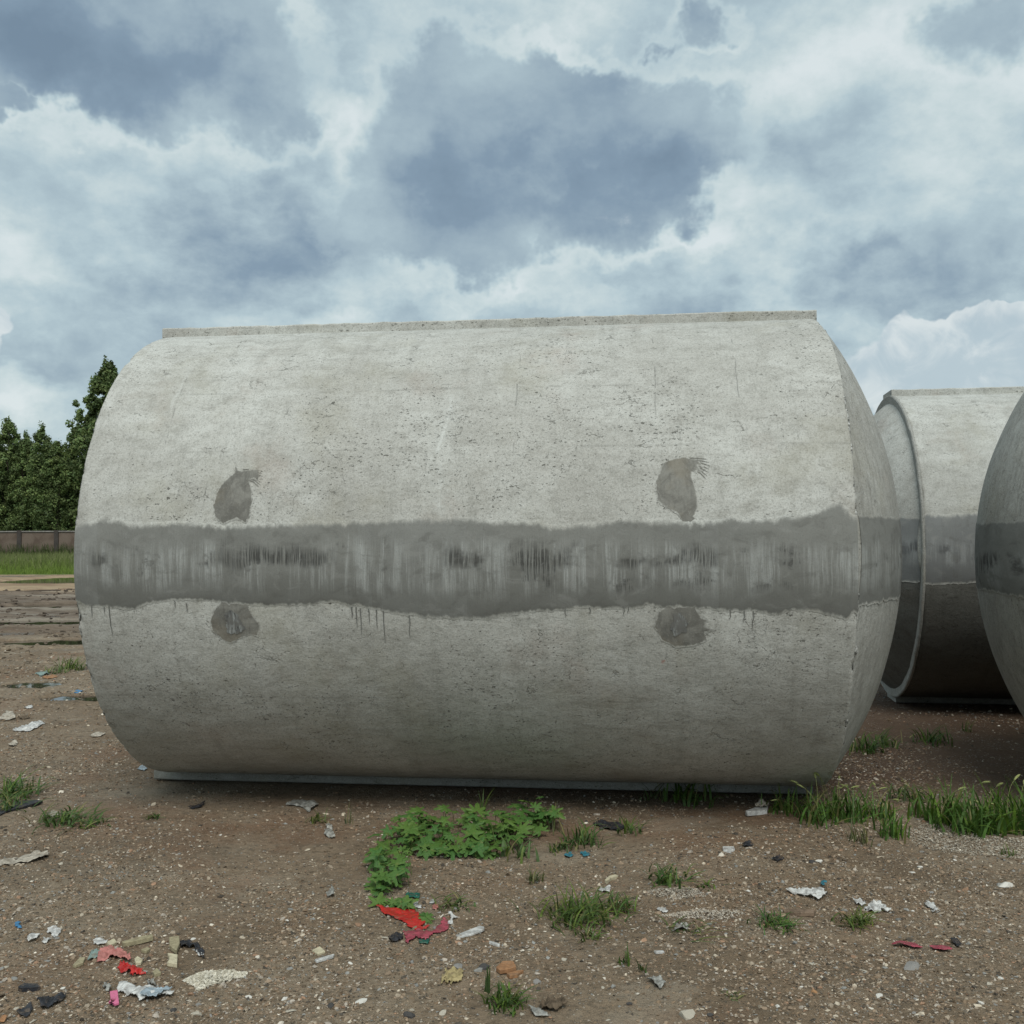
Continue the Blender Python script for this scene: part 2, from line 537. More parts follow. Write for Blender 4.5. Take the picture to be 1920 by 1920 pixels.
def mortar_mat(name, tone=1.0, blue=False):
    m, t, bs = new_mat(name)
    oc = t.n.new('ShaderNodeTexCoord').outputs['Object']
    X, Y, Z = t.sep(oc)
    # joints between successive trowel passes make panels of slightly different tone
    cell = t.voro(t.vm('MULTIPLY', oc, (1.0, 0.0, 0.0)), 2.3, out='Color')
    cr = t.sep(cell)[0]
    str_f = t.noise(t.vm('MULTIPLY', t.vm('ADD', oc, t.vm('SCALE', t.noise(oc, 6.0, 2, color=True), 0.02)), (120.0, 2.0, 3.0)), 1.0, 4, 0.7)
    str_m = t.noise(t.vm('MULTIPLY', oc, (16.0, 1.0, 1.4)), 1.0, 5, 0.6)
    big = t.noise(t.vm('MULTIPLY', oc, (1.0, 1.0, 2.2)), 2.1, 5, 0.6, 0.5)
    fine = t.noise(oc, 90.0, 4, 0.75)
    k = tone
    zz = t.add(Z, t.mul(t.sub(t.noise(oc, 2.6, 4, 0.6), 0.5), 0.22))
    up = (0.205 * k, 0.208 * k, 0.192 * k)
    lo = (0.150 * k, 0.152 * k, 0.139 * k)
    c = t.mix(t.smooth(zz, 1.26, 1.52), lo, up)
    c = t.mix(t.mul(t.smooth(cr, 0.3, 0.9), 0.25), c, (0.27 * k, 0.28 * k, 0.27 * k))
    c = t.mix(t.mul(t.smooth(big, 0.42, 0.72), 0.5), c, (0.15 * k, 0.152 * k, 0.142 * k))
    # pale lime streaks through the middle of the band
    midz = t.mul(t.smooth(zz, 1.27, 1.40), t.smooth(zz, 1.60, 1.50))
    pale = t.mul(midz, t.smooth(t.add(t.mul(str_m, 0.8), t.mul(str_f, 0.4)), 0.54, 0.74))
    c = t.mix(t.mul(pale, 0.8), c, (0.375, 0.39, 0.375))
    thin = t.mul(midz, t.mul(t.smooth(str_f, 0.60, 0.76), t.smooth(str_m, 0.42, 0.6)))
    c = t.mix(t.mul(thin, 0.9), c, (0.60, 0.62, 0.60))
    # dark scraped marks in a row
    zr = t.add(Z, t.mul(t.sub(t.noise(t.vm('MULTIPLY', oc, (1.0, 0.2, 0.2)), 3.3, 4, 0.65), 0.5), 0.30))
    rowz = t.mul(t.smooth(zr, 1.42, 1.47), t.smooth(zr, 1.57, 1.50))
    sc = t.noise(t.vm('MULTIPLY', t.vm('ADD', oc, (3.0, 0, 0)), (3.2, 2.0, 5.0)), 1.0, 4, 0.6)
    rowz = t.mul(rowz, t.smooth(t.noise(t.vm('MULTIPLY', oc, (1.0, 0.1, 0.1)), 2.7, 2), 0.44, 0.56))
    scr = t.mul(rowz, t.mul(t.smooth(sc, 0.42, 0.56), t.smooth(str_f, 0.40, 0.56)))
    c = t.mix(t.mul(scr, 0.92), c, (0.040, 0.040, 0.038))
    sc2 = t.mul(t.mul(t.smooth(zz, 1.30, 1.36), t.smooth(zz, 1.62, 1.5)), t.mul(t.smooth(t.noise(t.vm('MULTIPLY', t.vm('ADD', oc, (9.0, 0, 0)), (2.2, 1.0, 2.6)), 1.6, 5, 0.65), 0.56, 0.64), t.smooth(str_f, 0.44, 0.54)))
    c = t.mix(t.mul(sc2, 0.8), c, (0.05, 0.05, 0.047))
    c = t.mix(t.mul(t.smooth(str_m, 0.5, 0.75), 0.2), c, (0.12 * k, 0.122 * k, 0.112 * k))
    c = t.mix(t.mul(t.smooth(fine, 0.45, 0.75), 0.25), c, (0.11, 0.11, 0.10))
    if blue:
        c = t.mix(0.22, c, (0.19, 0.215, 0.25))
    blo = t.noise(t.vm('MULTIPLY', oc, (1.3, 1.0, 2.0)), 5.5, 6, 0.65, 0.6)
    c = t.mix(t.mul(t.smooth(blo, 0.52, 0.66), 0.40), c, (0.105, 0.104, 0.094))
    c = t.mix(t.mul(t.smooth(blo, 0.46, 0.34), 0.35), c, (0.275, 0.278, 0.262))
    grn = t.noise(oc, 150.0, 3, 0.8)
    c = t.mix(t.mul(t.smooth(grn, 0.52, 0.68), 0.3), c, (0.09, 0.09, 0.083))
    at = t.n.new('ShaderNodeAttribute'); at.attribute_name = 'col'
    ed = t.sep(at.outputs['Color'])[0]
    cc = concrete_colour(t, oc, 1.0)[0]
    fe = t.noise(t.vm('MULTIPLY', oc, (17.0, 14.0, 14.0)), 1.0, 6, 0.72)
    fe2 = t.noise(oc, 7.0, 5, 0.7)
    msk = t.smooth(t.add(ed, t.mul(t.sub(t.add(t.mul(fe, 0.8), t.mul(fe2, 0.5)), 0.65), 0.9)), 0.0, 0.40)
    c = t.mix(t.mul(msk, 0.96), cc, c)
    h = t.add(t.mul(str_f, 0.35), t.add(t.mul(big, 0.5), t.mul(scr, -0.8)))
    t.put(bs.inputs['Base Color'], c)
    t.put(bs.inputs['Normal'], t.bump(h, 0.45, 0.006))
    t.put(bs.inputs['Roughness'], t.smooth(big, 0.3, 0.7, 0.7, 0.9))
    bs.inputs['Specular IOR Level'].default_value = 0.15
    return m


def patch_mat():
    m, t, bs = new_mat('patch_mortar')
    oc = t.n.new('ShaderNodeTexCoord').outputs['Object']
    b = t.noise(oc, 8.0, 6, 0.65, 0.9)
    f = t.noise(oc, 80.0, 4, 0.75)
    s = t.noise(t.vm('MULTIPLY', oc, (45.0, 5.0, 7.0)), 1.0, 5, 0.65, 0.3)
    c = t.mix(t.smooth(b, 0.34, 0.66), (0.125, 0.122, 0.108), (0.235, 0.232, 0.208))
    c = t.mix(t.mul(t.smooth(s, 0.48, 0.70), 0.5), c, (0.095, 0.093, 0.084))
    c = t.mix(t.mul(t.smooth(f, 0.5, 0.7), 0.45), c, (0.29, 0.285, 0.26))
    br = t.noise(t.vm('ADD', oc, (2.0, 7.0, 1.0)), 6.0, 3)
    c = t.mix(t.mul(t.smooth(br, 0.5, 0.7), 0.4), c, (0.20, 0.17, 0.12))
    at = t.n.new('ShaderNodeAttribute'); at.attribute_name = 'col'
    ed = t.sep(at.outputs['Color'])[0]
    cc = concrete_colour(t, oc, 1.0)[0]
    fe = t.noise(oc, 26.0, 5, 0.75)
    msk = t.smooth(t.add(ed, t.mul(t.sub(fe, 0.5), 1.4)), 0.0, 0.42)
    c = t.mix(t.mul(msk, 0.93), cc, c)
    t.put(bs.inputs['Base Color'], c)
    t.put(bs.inputs['Normal'], t.bump(t.add(t.add(b, t.mul(s, 0.4)), t.mul(f, 0.3)), 0.6, 0.006))
    return m


def pocket_mat():
    """the scraped heart of a filled lifting hole: pale lime rubbed with black"""
    m, t, bs = new_mat('lifting_hole_fill')
    oc = t.n.new('ShaderNodeTexCoord').outputs['Object']
    s = t.noise(t.vm('MULTIPLY', oc, (60.0, 8.0, 10.0)), 1.0, 4, 0.7, 0.4)
    b = t.noise(oc, 16.0, 4)
    c = t.mix(t.smooth(s, 0.38, 0.62), (0.07, 0.07, 0.068), (0.36, 0.38, 0.37))
    c = t.mix(t.smooth(b, 0.42, 0.62), c, (0.16, 0.16, 0.15))
    t.put(bs.inputs['Base Color'], c)
    t.put(bs.inputs['Normal'], t.bump(s, 0.5, 0.006))
    return m


def seam_mat():
    m, t, bs = new_mat('seam_grout')
    oc = t.n.new('ShaderNodeTexCoord').outputs['Object']
    b = t.noise(oc, 45.0, 4, 0.8)
    c = t.mix(t.smooth(b, 0.42, 0.60), (0.10, 0.10, 0.09), (0.44, 0.445, 0.42))
    c = t.mix(t.mul(t.smooth(t.noise(t.vm('ADD', oc, (3, 3, 3)), 60.0, 2), 0.56, 0.62), 0.7), c, (0.66, 0.66, 0.63))
    t.put(bs.inputs['Base Color'], c)
    return m


M_CONC = concrete_mat('cast_concrete', chalk=True)
M_FOOT = concrete_mat('foot_shade_concrete', tone=0.62)  # shade on the foot ribs put into the colour: darker concrete
M_CONC2 = concrete_mat('cast_concrete_far', tone=0.93)
M_TWO = half_and_half_mat('two_tone_concrete', 0.95, 0.30)
M_TWO_END = half_and_half_mat('two_tone_end', 0.92, 0.34)
M_RIM = concrete_mat('rim_concrete', tone=0.66)
M_DOME = dome_mat()
M_BAND = mortar_mat('joint_mortar')
M_BAND_B = mortar_mat('joint_mortar_blue', 0.95, True)
M_PATCH = patch_mat()
M_POCKET = pocket_mat()
M_SEAM = seam_mat()

# ------------------------------------------------------------------ terrain height
PUDDLES = [  # x, y, rx, ry  (metres)
    (-17.0, 40.6, 2.9, 3.4), (-11.3, 24.6, 0.9, 0.9), (-8.9, 19.6, 1.2, 0.7),
    (-7.1, 15.9, 0.9, 0.42), (-15.4, 31.8, 1.3, 0.9), (-5.25, 11.25, 0.30, 0.16), (-4.35, 10.3, 0.33, 0.13)]
WATER_Z = 0.006


def height(x, y):
    x = np.asarray(x, float); y = np.asarray(y, float)
    h = 0.035 * VN1.fbm(x * 0.8, y * 0.8, 3) + 0.016 * VN2.fbm(x * 4.5, y * 4.5, 3)
    mud = sstep(y, 15.5, 19.0) * (1 - sstep(y, 33, 36)) * (1 - sstep(x, -3.0, 0.0))
    h = h + mud * (0.08 * VN3.fbm(x * 0.8, y * 0.9, 4) + 0.02)
    sand = sstep(y, 33, 36) * (1 - sstep(y, 60, 70))
    h = h + sand * 0.06 * VN1.fbm(x * 0.1 + 9, y * 0.35, 3)
    rough = sstep(y, 8.5, 12.0) * (1 - sstep(y, 34, 37)) * (1 - sstep(x, -2.5, -1.0))
    h = h + rough * (0.035 * VN2.fbm(x * 2.2 + 4, y * 1.8, 3) + 0.05 * np.clip(VN3.fbm(x * 1.1, y * 1.6 + 8, 3), 0, 1) * sstep(y, 15, 19))
    for (px, py, rx, ry) in PUDDLES:
        w = 0.25 * VN2.fbm(x * 1.3, y * 3.0, 2)
        q = ((x - px) / rx) ** 2 + ((y - py) / ry) ** 2 + w
        d = 1 - sstep(q, 0.55, 1.35)
        h = h * (1 - d) - 0.09 * d
        rim = sstep(q, 1.0, 1.5) * (1 - sstep(q, 2.2, 3.4))
        h = h + 0.03 * rim * (np.abs(h) < 0.2)
    # flat seat under the three tanks
    near = 1 - sstep(y, 8.5, 10)
    h = h + near * 0.007 * VN1.fbm(x * 11, y * 11, 2)
    seat = sstep(y, 5.9, 6.5) * (1 - sstep(y, 11.8, 12.8)) * sstep(x, -3.4, -2.6)
    h = h * (1 - 0.75 * seat) - 0.012 * seat
    return h


def G(px, py, lift=0.0):
    """point on the ground seen at a pixel of the photograph"""
    d = ray(px, py)
    z = 0.0
    for _ in range(4):
        t = (z - CAM_H) / d.z
        p = CAMP + d * t
        z = float(height(p.x, p.y))
    return Vector((p.x, p.y, z + lift))


# ------------------------------------------------------------------ ground sheet
def axis(parts):
    out = [parts[0][0]]
    for a, b, st in parts:
        n = max(1, int(round((b - a) / st)))
        out += list(np.linspace(a, b, n + 1)[1:])
    return np.array(out)


gx = axis([(-1200, -300, 100), (-300, -60, 15), (-60, -30, 1.0), (-30, -14, 0.2), (-14, -5, 0.075), (-5, 6, 0.045), (6, 12, 0.15), (12, 40, 1.2), (40, 300, 16), (300, 1200, 100)])
gy = axis([(-300, -20, 20), (-20, 0, 1.0), (0, 2.4, 0.2), (2.4, 9.5, 0.045), (9.5, 16, 0.1), (16, 32, 0.1), (32, 48, 0.3), (48, 100, 2.5), (100, 400, 20), (400, 1500, 110)])
GX, GY = np.meshgrid(gx, gy, indexing='ij')
GZ = height(GX, GY)
V = np.stack([GX, GY, GZ], -1).reshape(-1, 3)
gm = fast_mesh('ground', V, grid_faces(len(gx), len(gy)), smooth=True)

m, t, bs = new_mat('stony_soil')
oc = t.n.new('ShaderNodeTexCoord').outputs['Object']
X, Y, Z = t.sep(oc)
nb = t.noise(oc, 0.55, 5, 0.6, 0.4)
nm = t.noise(oc, 3.0, 6, 0.65, 0.3)
nf = t.noise(oc, 24.0, 5, 0.7)
ng = t.noise(oc, 130.0, 3, 0.8)
soil = t.mix(t.smooth(nb, 0.35, 0.65), (0.215, 0.155, 0.100), (0.290, 0.228, 0.160))
soil = t.mix(t.mul(t.smooth(nm, 0.50, 0.72), 0.45), soil, (0.31, 0.255, 0.185))
soil = t.mix(t.mul(t.smooth(nf, 0.46, 0.66), 0.6), soil, (0.100, 0.078, 0.052))
dk = t.noise(t.vm('ADD', oc, (11.0, 3.0, 0.0)), 0.8, 7, 0.68, 0.3)
soil = t.mix(t.mul(t.smooth(dk, 0.53, 0.60), 0.36), soil, (0.115, 0.090, 0.062))
lt = t.noise(t.vm('ADD', oc, (51.0, 23.0, 0.0)), 1.1, 7, 0.68, 0.3)
soil = t.mix(t.mul(t.smooth(lt, 0.55, 0.63), 0.42), soil, (0.36, 0.305, 0.23))
rp = t.noise(t.vm('ADD', oc, (31.0, 7.0, 0.0)), 0.9, 5, 0.65)
soil = t.mix(t.mul(t.smooth(rp, 0.50, 0.66), 0.5), soil, (0.205, 0.115, 0.066))
# reddish bare clay between the tanks
clay = t.mul(t.smooth(Y, 5.9, 6.9), t.mul(t.smooth(Y, 13.0, 12.0), t.smooth(t.add(X, t.mul(t.sub(nm, 0.5), 1.2)), -1.5, 1.0)))
clay_c = t.mix(t.smooth(nf, 0.3, 0.7), (0.070, 0.040, 0.024), (0.125, 0.074, 0.046))
soil = t.mix(t.mul(clay, 0.85), soil, clay_c)
# pale grit grains
vd = t.voro(oc, 85.0)
vcol = t.voro(oc, 85.0, out='Color')
vr, vg, vb = t.sep(vcol)
grain = t.mul(t.smooth(t.sub(t.mul(t.smooth(vr, 0.5, 1.0), 0.55), vd), 0.0, 0.12), t.smooth(t.noise(oc, 2.0, 4, 0.7), 0.36, 0.60))
gcol = t.mix(vg, (0.17, 0.14, 0.11), (0.50, 0.45, 0.37))
soil = t.mix(t.mul(grain, 0.85), soil, gcol)
vd2 = t.voro(oc, 22.0)
v2r, v2g, _ = t.sep(t.voro(oc, 22.0, out='Color'))
grain2 = t.mul(t.smooth(t.sub(t.mul(t.smooth(v2r, 0.72, 1.0), 0.42), vd2), 0.0, 0.08), t.smooth(Y, 8.0, 12.0))
soil = t.mix(t.mul(grain2, 0.8), soil, t.mix(v2g, (0.25, 0.21, 0.17), (0.50, 0.46, 0.40)))
# churned wet mud further off
yw = t.add(Y, t.mul(t.sub(t.noise(oc, 0.25, 4, 0.6), 0.5), 6.0))
mudf = t.mul(t.smooth(yw, 15.0, 20.0), t.smooth(yw, 36.0, 31.0))
mudn = t.noise(t.vm('MULTIPLY', oc, (0.5, 2.0, 1.0)), 1.6, 6, 0.65)
mudc = t.mix(t.smooth(mudn, 0.36, 0.62), (0.085, 0.063, 0.046), (0.20, 0.158, 0.12))
pale_streak = t.smooth(t.noise(t.vm('MULTIPLY', oc, (0.22, 1.3, 1.0)), 1.0, 5, 0.6), 0.52, 0.62)  # long pale streaks across the mud
mudc = t.mix(t.mul(pale_streak, 0.75), mudc, (0.31, 0.275, 0.225))
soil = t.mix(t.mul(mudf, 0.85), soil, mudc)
# sandy track
sandf = t.mul(t.smooth(yw, 29.0, 33.5), t.smooth(t.add(Y, t.mul(t.sub(t.noise(oc, 0.3, 3), 0.5), 2.0)), 48.2, 47.0))
sandc = t.mix(t.smooth(t.noise(t.vm('MULTIPLY', oc, (0.4, 1.6, 1.0)), 0.8, 5, 0.6), 0.4, 0.66), (0.40, 0.30, 0.19), (0.25, 0.165, 0.105))
soil = t.mix(t.mul(sandf, 0.95), soil, sandc)
# turf
gsf = t.smooth(t.add(Y, t.mul(t.sub(t.noise(oc, 0.4, 4), 0.5), 2.0)), 47.2, 48.2)
turf = t.mix(t.smooth(t.noise(oc, 1.5, 4), 0.35, 0.65), (0.075, 0.135, 0.025), (0.12, 0.17, 0.04))
soil = t.mix(gsf, soil, turf)
# wetness from hollows
wet = t.mul(t.smooth(Z, 0.0, -0.035), t.smooth(Y, 10.0, 15.0))
soil = t.mix(t.mul(wet, 0.55), soil, (0.045, 0.036, 0.028))
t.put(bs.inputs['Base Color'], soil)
t.put(bs.inputs['Roughness'], t.smooth(wet, 0.0, 1.0, 0.93, 0.35))
hh = t.add(t.mul(nf, 1.0), t.add(t.mul(ng, 0.35), t.mul(grain, 0.5)))
t.put(bs.inputs['Normal'], t.bump(t.add(hh, t.mul(nm, 1.6)), 1.0, 0.028))
M_SOIL = m
link('ground', gm, M_SOIL, kind='structure')

m, t, bs = new_mat('puddle_water')
bs.inputs['Base Color'].default_value = (0.035, 0.030, 0.022, 1)
bs.inputs['Roughness'].default_value = 0.03
bs.inputs['Specular IOR Level'].default_value = 0.6
oc = t.n.new('ShaderNodeTexCoord').outputs['Object']
t.put(bs.inputs['Normal'], t.bump(t.noise(oc, 3.0, 3), 0.12, 0.01))
M_WATER = m
for (px, py, rx, ry) in PUDDLES:
    a = np.linspace(0, 2 * math.pi, 40, endpoint=False)
    vs = [(px, py, WATER_Z)] + [(px + 1.35 * rx * math.cos(q), py + 1.35 * ry * math.sin(q), WATER_Z) for q in a]
    fs = [(0, i + 1, (i + 1) % 40 + 1) for i in range(40)]
    mesh_obj('puddle', vs, fs, M_WATER, kind='structure')


# ------------------------------------------------------------------ tanks
R = 1.457
ZC = 1.5


class Tank:
    def __init__(self, loc, yaw, L, seed, left_lip, right_dome, left_dome, label, mats, res=1.0, zs=1.0, rib_in=(0.0, 0.0, 0.0, 0.0), lip_w=0.10, depths=(0.51, 0.51)):
        self.depths = {-1: depths[0], 1: depths[1]}
        self.L = L; self.seed = seed
        self.root = empty('concrete_tank', loc, yaw)
        tag(self.root, label, 'concrete tank', 'precast concrete tanks in the yard')
        self.M = Matrix.Translation(loc) @ Matrix.Rotation(yaw, 4, 'Z')
        self.Mi = self.M.inverted()
        self.so = seed * 13.7
        h = L / 2
        mc, md, mb = mats
        # --- shell: s along the axis, th measured from the front (camera side), positive upwards
        ns = int(420 * res); nth = int(420 * res)
        s = np.linspace(-h, h, ns)
        # extra rows right at the ends for the rounded arris
        s = np.unique(np.concatenate([s, h - np.array([0.0, .004, .009, .016, .026, .04]), -h + np.array([0.0, .004, .009, .016, .026, .04])]))
        th = np.linspace(-math.pi, math.pi, nth, endpoint=False)
        S, T = np.meshgrid(s, th, indexing='ij')
        rr = R + self.disp(S, T)
        de = np.minimum(h - S, h + S)
        arr = 0.020 + 0.016 * VN3.fbm(T * 6 + self.so, S * 0 + 3, 4) * 1.5
        arr = np.clip(arr, 0.006, 0.05)
        k = np.clip(de / arr, 0, 1)
        rr = rr - arr * 0.7 * (1 - np.sqrt(np.clip(1 - (1 - k) ** 2, 0, 1)))
        chip = np.clip(VN1.fbm(T * 22 + self.so, S * 30, 3) - 0.22, 0, 1) * (1 - sstep(de, 0.0, 0.05))
        rr = rr - 0.06 * chip
        Vv = self.cyl(S, T, rr)
        link('shell', fast_mesh('shell', Vv.reshape(-1, 3), grid_faces(len(s), nth, True), smooth=True), mc, self.root)
        # --- end domes
        for side, on, rad in ((1, right_dome, R - 0.012), (-1, left_dome, (R - lip_w) if left_lip else R - 0.012)):
            dp = self.depths[side]
            rho = (rad ** 2 + dp ** 2) / (2 * dp)
            phm = math.asin(rad / rho)
            nr = int(90 * res); na = int(260 * res)
            ph = np.linspace(phm, 0.0001, nr)
            an = np.linspace(0, 2 * math.pi, na, endpoint=False) * side
            P, A = np.meshgrid(ph, an, indexing='ij')
            rr2 = rho + 0.006 * VN2.fbm(np.sin(P) * np.cos(A) * 4 + self.so, np.sin(P) * np.sin(A) * 4, 4)
            ax = side * (h + (0.014 if (side == -1 and left_lip) else -0.004)) + side * (rr2 * np.cos(P) - (rho - dp))
            Vd = np.stack([ax, rr2 * np.sin(P) * np.cos(A), ZC + rr2 * np.sin(P) * np.sin(A)], -1)
            link('end_dome', fast_mesh('end_dome', Vd.reshape(-1, 3), grid_faces(nr, na, True), smooth=True), md, self.root)
            if side == -1 and left_lip:
                # square-edged collar standing round the dome
                prof = [(-h - 0.018, R - lip_w - 0.012), (-h - 0.022, R - 0.003), (-h - 0.015, R + 0.006), (-h + 0.002, R + 0.006), (-h + 0.006, R - 0.012),
                        (-h + 0.006, R - lip_w - 0.012)]
                na2 = 260
                an2 = np.linspace(0, 2 * math.pi, na2, endpoint=False)
                rows = []
                for (sx_, r_) in prof:
                    j = 0.006 * VN1.fbm(an2 * 14 + sx_ * 50, an2 * 0 + r_ * 20, 4)
                    rows.append(np.stack([np.full(na2, sx_) + j, -(r_ + j) * np.cos(an2), ZC + (r_ + j) * np.sin(an2)], -1))
                Vr = np.array(rows)
                F = grid_faces(len(prof), na2, True)
                link('end_collar', fast_mesh('end_collar', Vr.reshape(-1, 3), F, smooth=False), M_RIM, self.root)
        # --- foot and crown ribs: square strips running the length
        for up in (1, -1):
            n = 160
            x0, x1 = (-h + rib_in[0], h + rib_in[1]) if up > 0 else (-h + rib_in[2], h + rib_in[3])
            xs = np.linspace(x0, x1, n)
            wv = 0.205
            e = 0.005 * VN2.fbm(xs * 9 + self.so, xs * 0 + up, 4)
            e2 = 0.006 * VN3.fbm(xs * 12 + self.so, xs * 0 + up * 5, 4)
            zt = 1.5 + ((e2 + 0.007) if up > 0 else e2 * 0)
            zb = 1.40
            bev = 0.008
            rows = [(-wv, zb), (-wv, None), (-wv + bev, 'top'), (0, 'top'), (wv - bev, 'top'), (wv, None), (wv, zb), (0, zb)]
            Vr = np.zeros((n, len(rows), 3))
            for j, (yy, z) in enumerate(rows):
                zz = zb if z == zb else (zt - bev if z is None else zt)
                Vr[:, j, 0] = xs
                Vr[:, j, 1] = yy + np.sign(yy) * e
                Vr[:, j, 2] = ZC + up * zz
            # rounded ends
            F = grid_faces(n, len(rows), True)
            if up < 0:
                F = F[:, ::-1]
            V2 = Vr.reshape(-1, 3)
            me = bpy.data.meshes.new('rib')
            cap0 = list(range(len(rows)))
            cap1 = [(n - 1) * len(rows) + j for j in range(len(rows))][::-1]
            if up > 0:
                caps = [cap0[::-1], cap1[::-1]]
            else:
                caps = [cap0, cap1]
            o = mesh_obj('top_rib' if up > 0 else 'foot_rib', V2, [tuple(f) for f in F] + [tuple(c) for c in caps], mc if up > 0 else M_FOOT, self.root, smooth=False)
        self.mc, self.md, self.mb = mc, md, mb

    def disp(self, S, T):
        return 0.009 * VN1.fbm(S * 1.1 + self.so, T * 1.6, 3) * (1 - sstep(np.abs(np.sin(T)), 0.9, 0.98)) + 0.0026 * VN2.fbm(S * 8 + self.so, T * 14, 3)

    def cyl(self, S, T, r):
        return np.stack([S, -r * np.cos(T), ZC + r * np.sin(T)], -1)

    def hit(self, px, py):
        """(s, theta) of the shell where the photograph shows a pixel"""
        o = self.Mi @ CAMP
        d = self.Mi.to_3x3() @ ray(px, py)
        oy, oz = o.y, o.z - ZC
        A = d.y ** 2 + d.z ** 2; B = 2 * (oy * d.y + oz * d.z); C = oy ** 2 + oz ** 2 - R * R
        disc = B * B - 4 * A * C
        if disc < 0:
            disc = 0
        t = (-B - math.sqrt(disc)) / (2 * A)
        p = o + d * t
        return p.x, math.atan2(p.z - ZC, -p.y)

    def band(self, top, bot, mat, n=1300, rows=26, drips=()):
        """smeared joint mortar; top / bot are (s, z) polylines"""
        h = self.L / 2
        s = np.linspace(-h + 0.004, h - 0.003, n)
        rag = lambda q, k: 0.010 * VN1.fbm(s * 9 + q, s * 0 + q, 4) + 0.012 * np.clip(VN2.fbm(s * 45 + q, s * 0 + k, 3), -0.3, 1)
        zt = np.interp(s, *zip(*top)) + rag(3, 1)
        zb = np.interp(s, *zip(*bot)) - rag(8, 4)
        tt = np.arcsin(np.clip((zt - ZC) / R, -1, 1)); tb = np.arcsin(np.clip((zb - ZC) / R, -1, 1))
        u = np.linspace(0, 1, rows)
        S = np.repeat(s[:, None], rows, 1)
        T = tb[:, None] + (tt - tb)[:, None] * u[None, :]
        off = 0.0055 * np.sin(np.pi * np.clip(u * 1.0, 0.0, 1)) ** 0.3 + 0.0012
        off = off[None, :] + 0.0015 * VN3.fbm(S * 18, T * 30, 3)
        endk = np.clip((h - np.abs(S)) / 0.03, 0, 1)
        P = self.cyl(S, T, R + self.disp(S, T) + off - 0.004 * (1 - endk))
        Vv = [P.reshape(-1, 3)]
        Fv = [grid_faces(n, rows)]
        cnt = n * rows
        eu = np.clip(np.minimum(u * 9.0, (1 - u) * 5.0), 0, 1)
        Cv = [np.repeat(np.tile(eu, n)[:, None], 3, 1)]
        for (sx0, z0, ln, wd) in drips:
            m_ = 14
            uu = np.linspace(0, 1, m_)
            zz = z0 - ln * uu
            cx = sx0 + 0.010 * VN1.fbm(uu * 3 + sx0 * 9, uu * 0 + sx0, 2)
            T1 = np.arcsin((zz - ZC) / R)
            wv = wd * (1 - 0.6 * uu)
            SS = np.stack([cx - wv, cx + wv], 1); TT = np.stack([T1, T1], 1)
            P = self.cyl(SS, TT, R + self.disp(SS, TT) + 0.003)
            Vv.append(P.reshape(-1, 3)); Fv.append(grid_faces(m_, 2)[:, ::-1] + cnt); cnt += m_ * 2
            Cv.append(np.repeat(np.repeat(1 - 0.8 * uu, 2)[:, None], 3, 1))
        link('mortar_band', fast_mesh('mortar_band', np.concatenate(Vv), np.concatenate(Fv)[:, ::-1], smooth=True, col=np.concatenate(Cv)), mat, self.root)
        # rear joint, plain
        S, T = np.meshgrid(np.linspace(-h + .005, h - .005, 60), np.linspace(math.pi - 0.12, math.pi + 0.13, 8), indexing='ij')
        P = self.cyl(S, T, R + self.disp(S, np.mod(T + math.pi, 2 * math.pi) - math.pi) + 0.009)
        link('mortar_band', fast_mesh('mortar_band', P.reshape(-1, 3), grid_faces(60, 8)[:, ::-1], smooth=True, col=np.ones((480, 3))), mat, self.root)

    def dome_band(self, side, zt, zb, mat, rad=None, n=420, rows=20):
        """the same joint carried round an end dome"""
        h = self.L / 2
        rad = rad or (R - 0.012)
        dp = self.depths[side]
        rho = (rad ** 2 + dp ** 2) / (2 * dp)
        y = np.linspace(-rad * 0.985, rad * 0.985, n)
        zt_ = zt + 0.012 * VN1.fbm(y * 5, y * 0 + 1, 4) + 0.008 * VN2.fbm(y * 40, y * 0 + 2, 2)
        zb_ = zb + 0.020 * VN1.fbm(y * 5, y * 0 + 7, 4) + 0.016 * VN2.fbm(y * 40, y * 0 + 4, 2)
        u = np.linspace(0, 1, rows)
        Yv = np.repeat(y[:, None], rows, 1)
        Zv = zb_[:, None] + (zt_ - zb_)[:, None] * u[None, :]
        rc = np.sqrt(Yv ** 2 + (Zv - ZC) ** 2)
        k = np.where(rc > rad - 0.003, (rad - 0.003) / rc, 1)
        Yv = Yv * k; Zv = ZC + (Zv - ZC) * k
        rr2 = rho + 0.003 + 0.006 * VN2.fbm(Yv / rho * 4 + self.so, (Zv - ZC) / rho * 4, 4)
        ax = np.sqrt(np.clip(rr2 ** 2 - Yv ** 2 - (Zv - ZC) ** 2, 0, None)) - (rho - dp)
        P = np.stack([side * (h + (0.014 if rad < R - 0.05 else -0.004) + ax), Yv, Zv], -1)
        F = grid_faces(n, rows)
        if side < 0:
            F = F[:, ::-1]
        eu = np.clip(np.minimum(u, 1 - u) * 9.0, 0, 1)
        link('mortar_band', fast_mesh('mortar_band', P.reshape(-1, 3), F, smooth=True, col=np.repeat(np.tile(eu, n)[:, None], 3, 1)), mat, self.root)

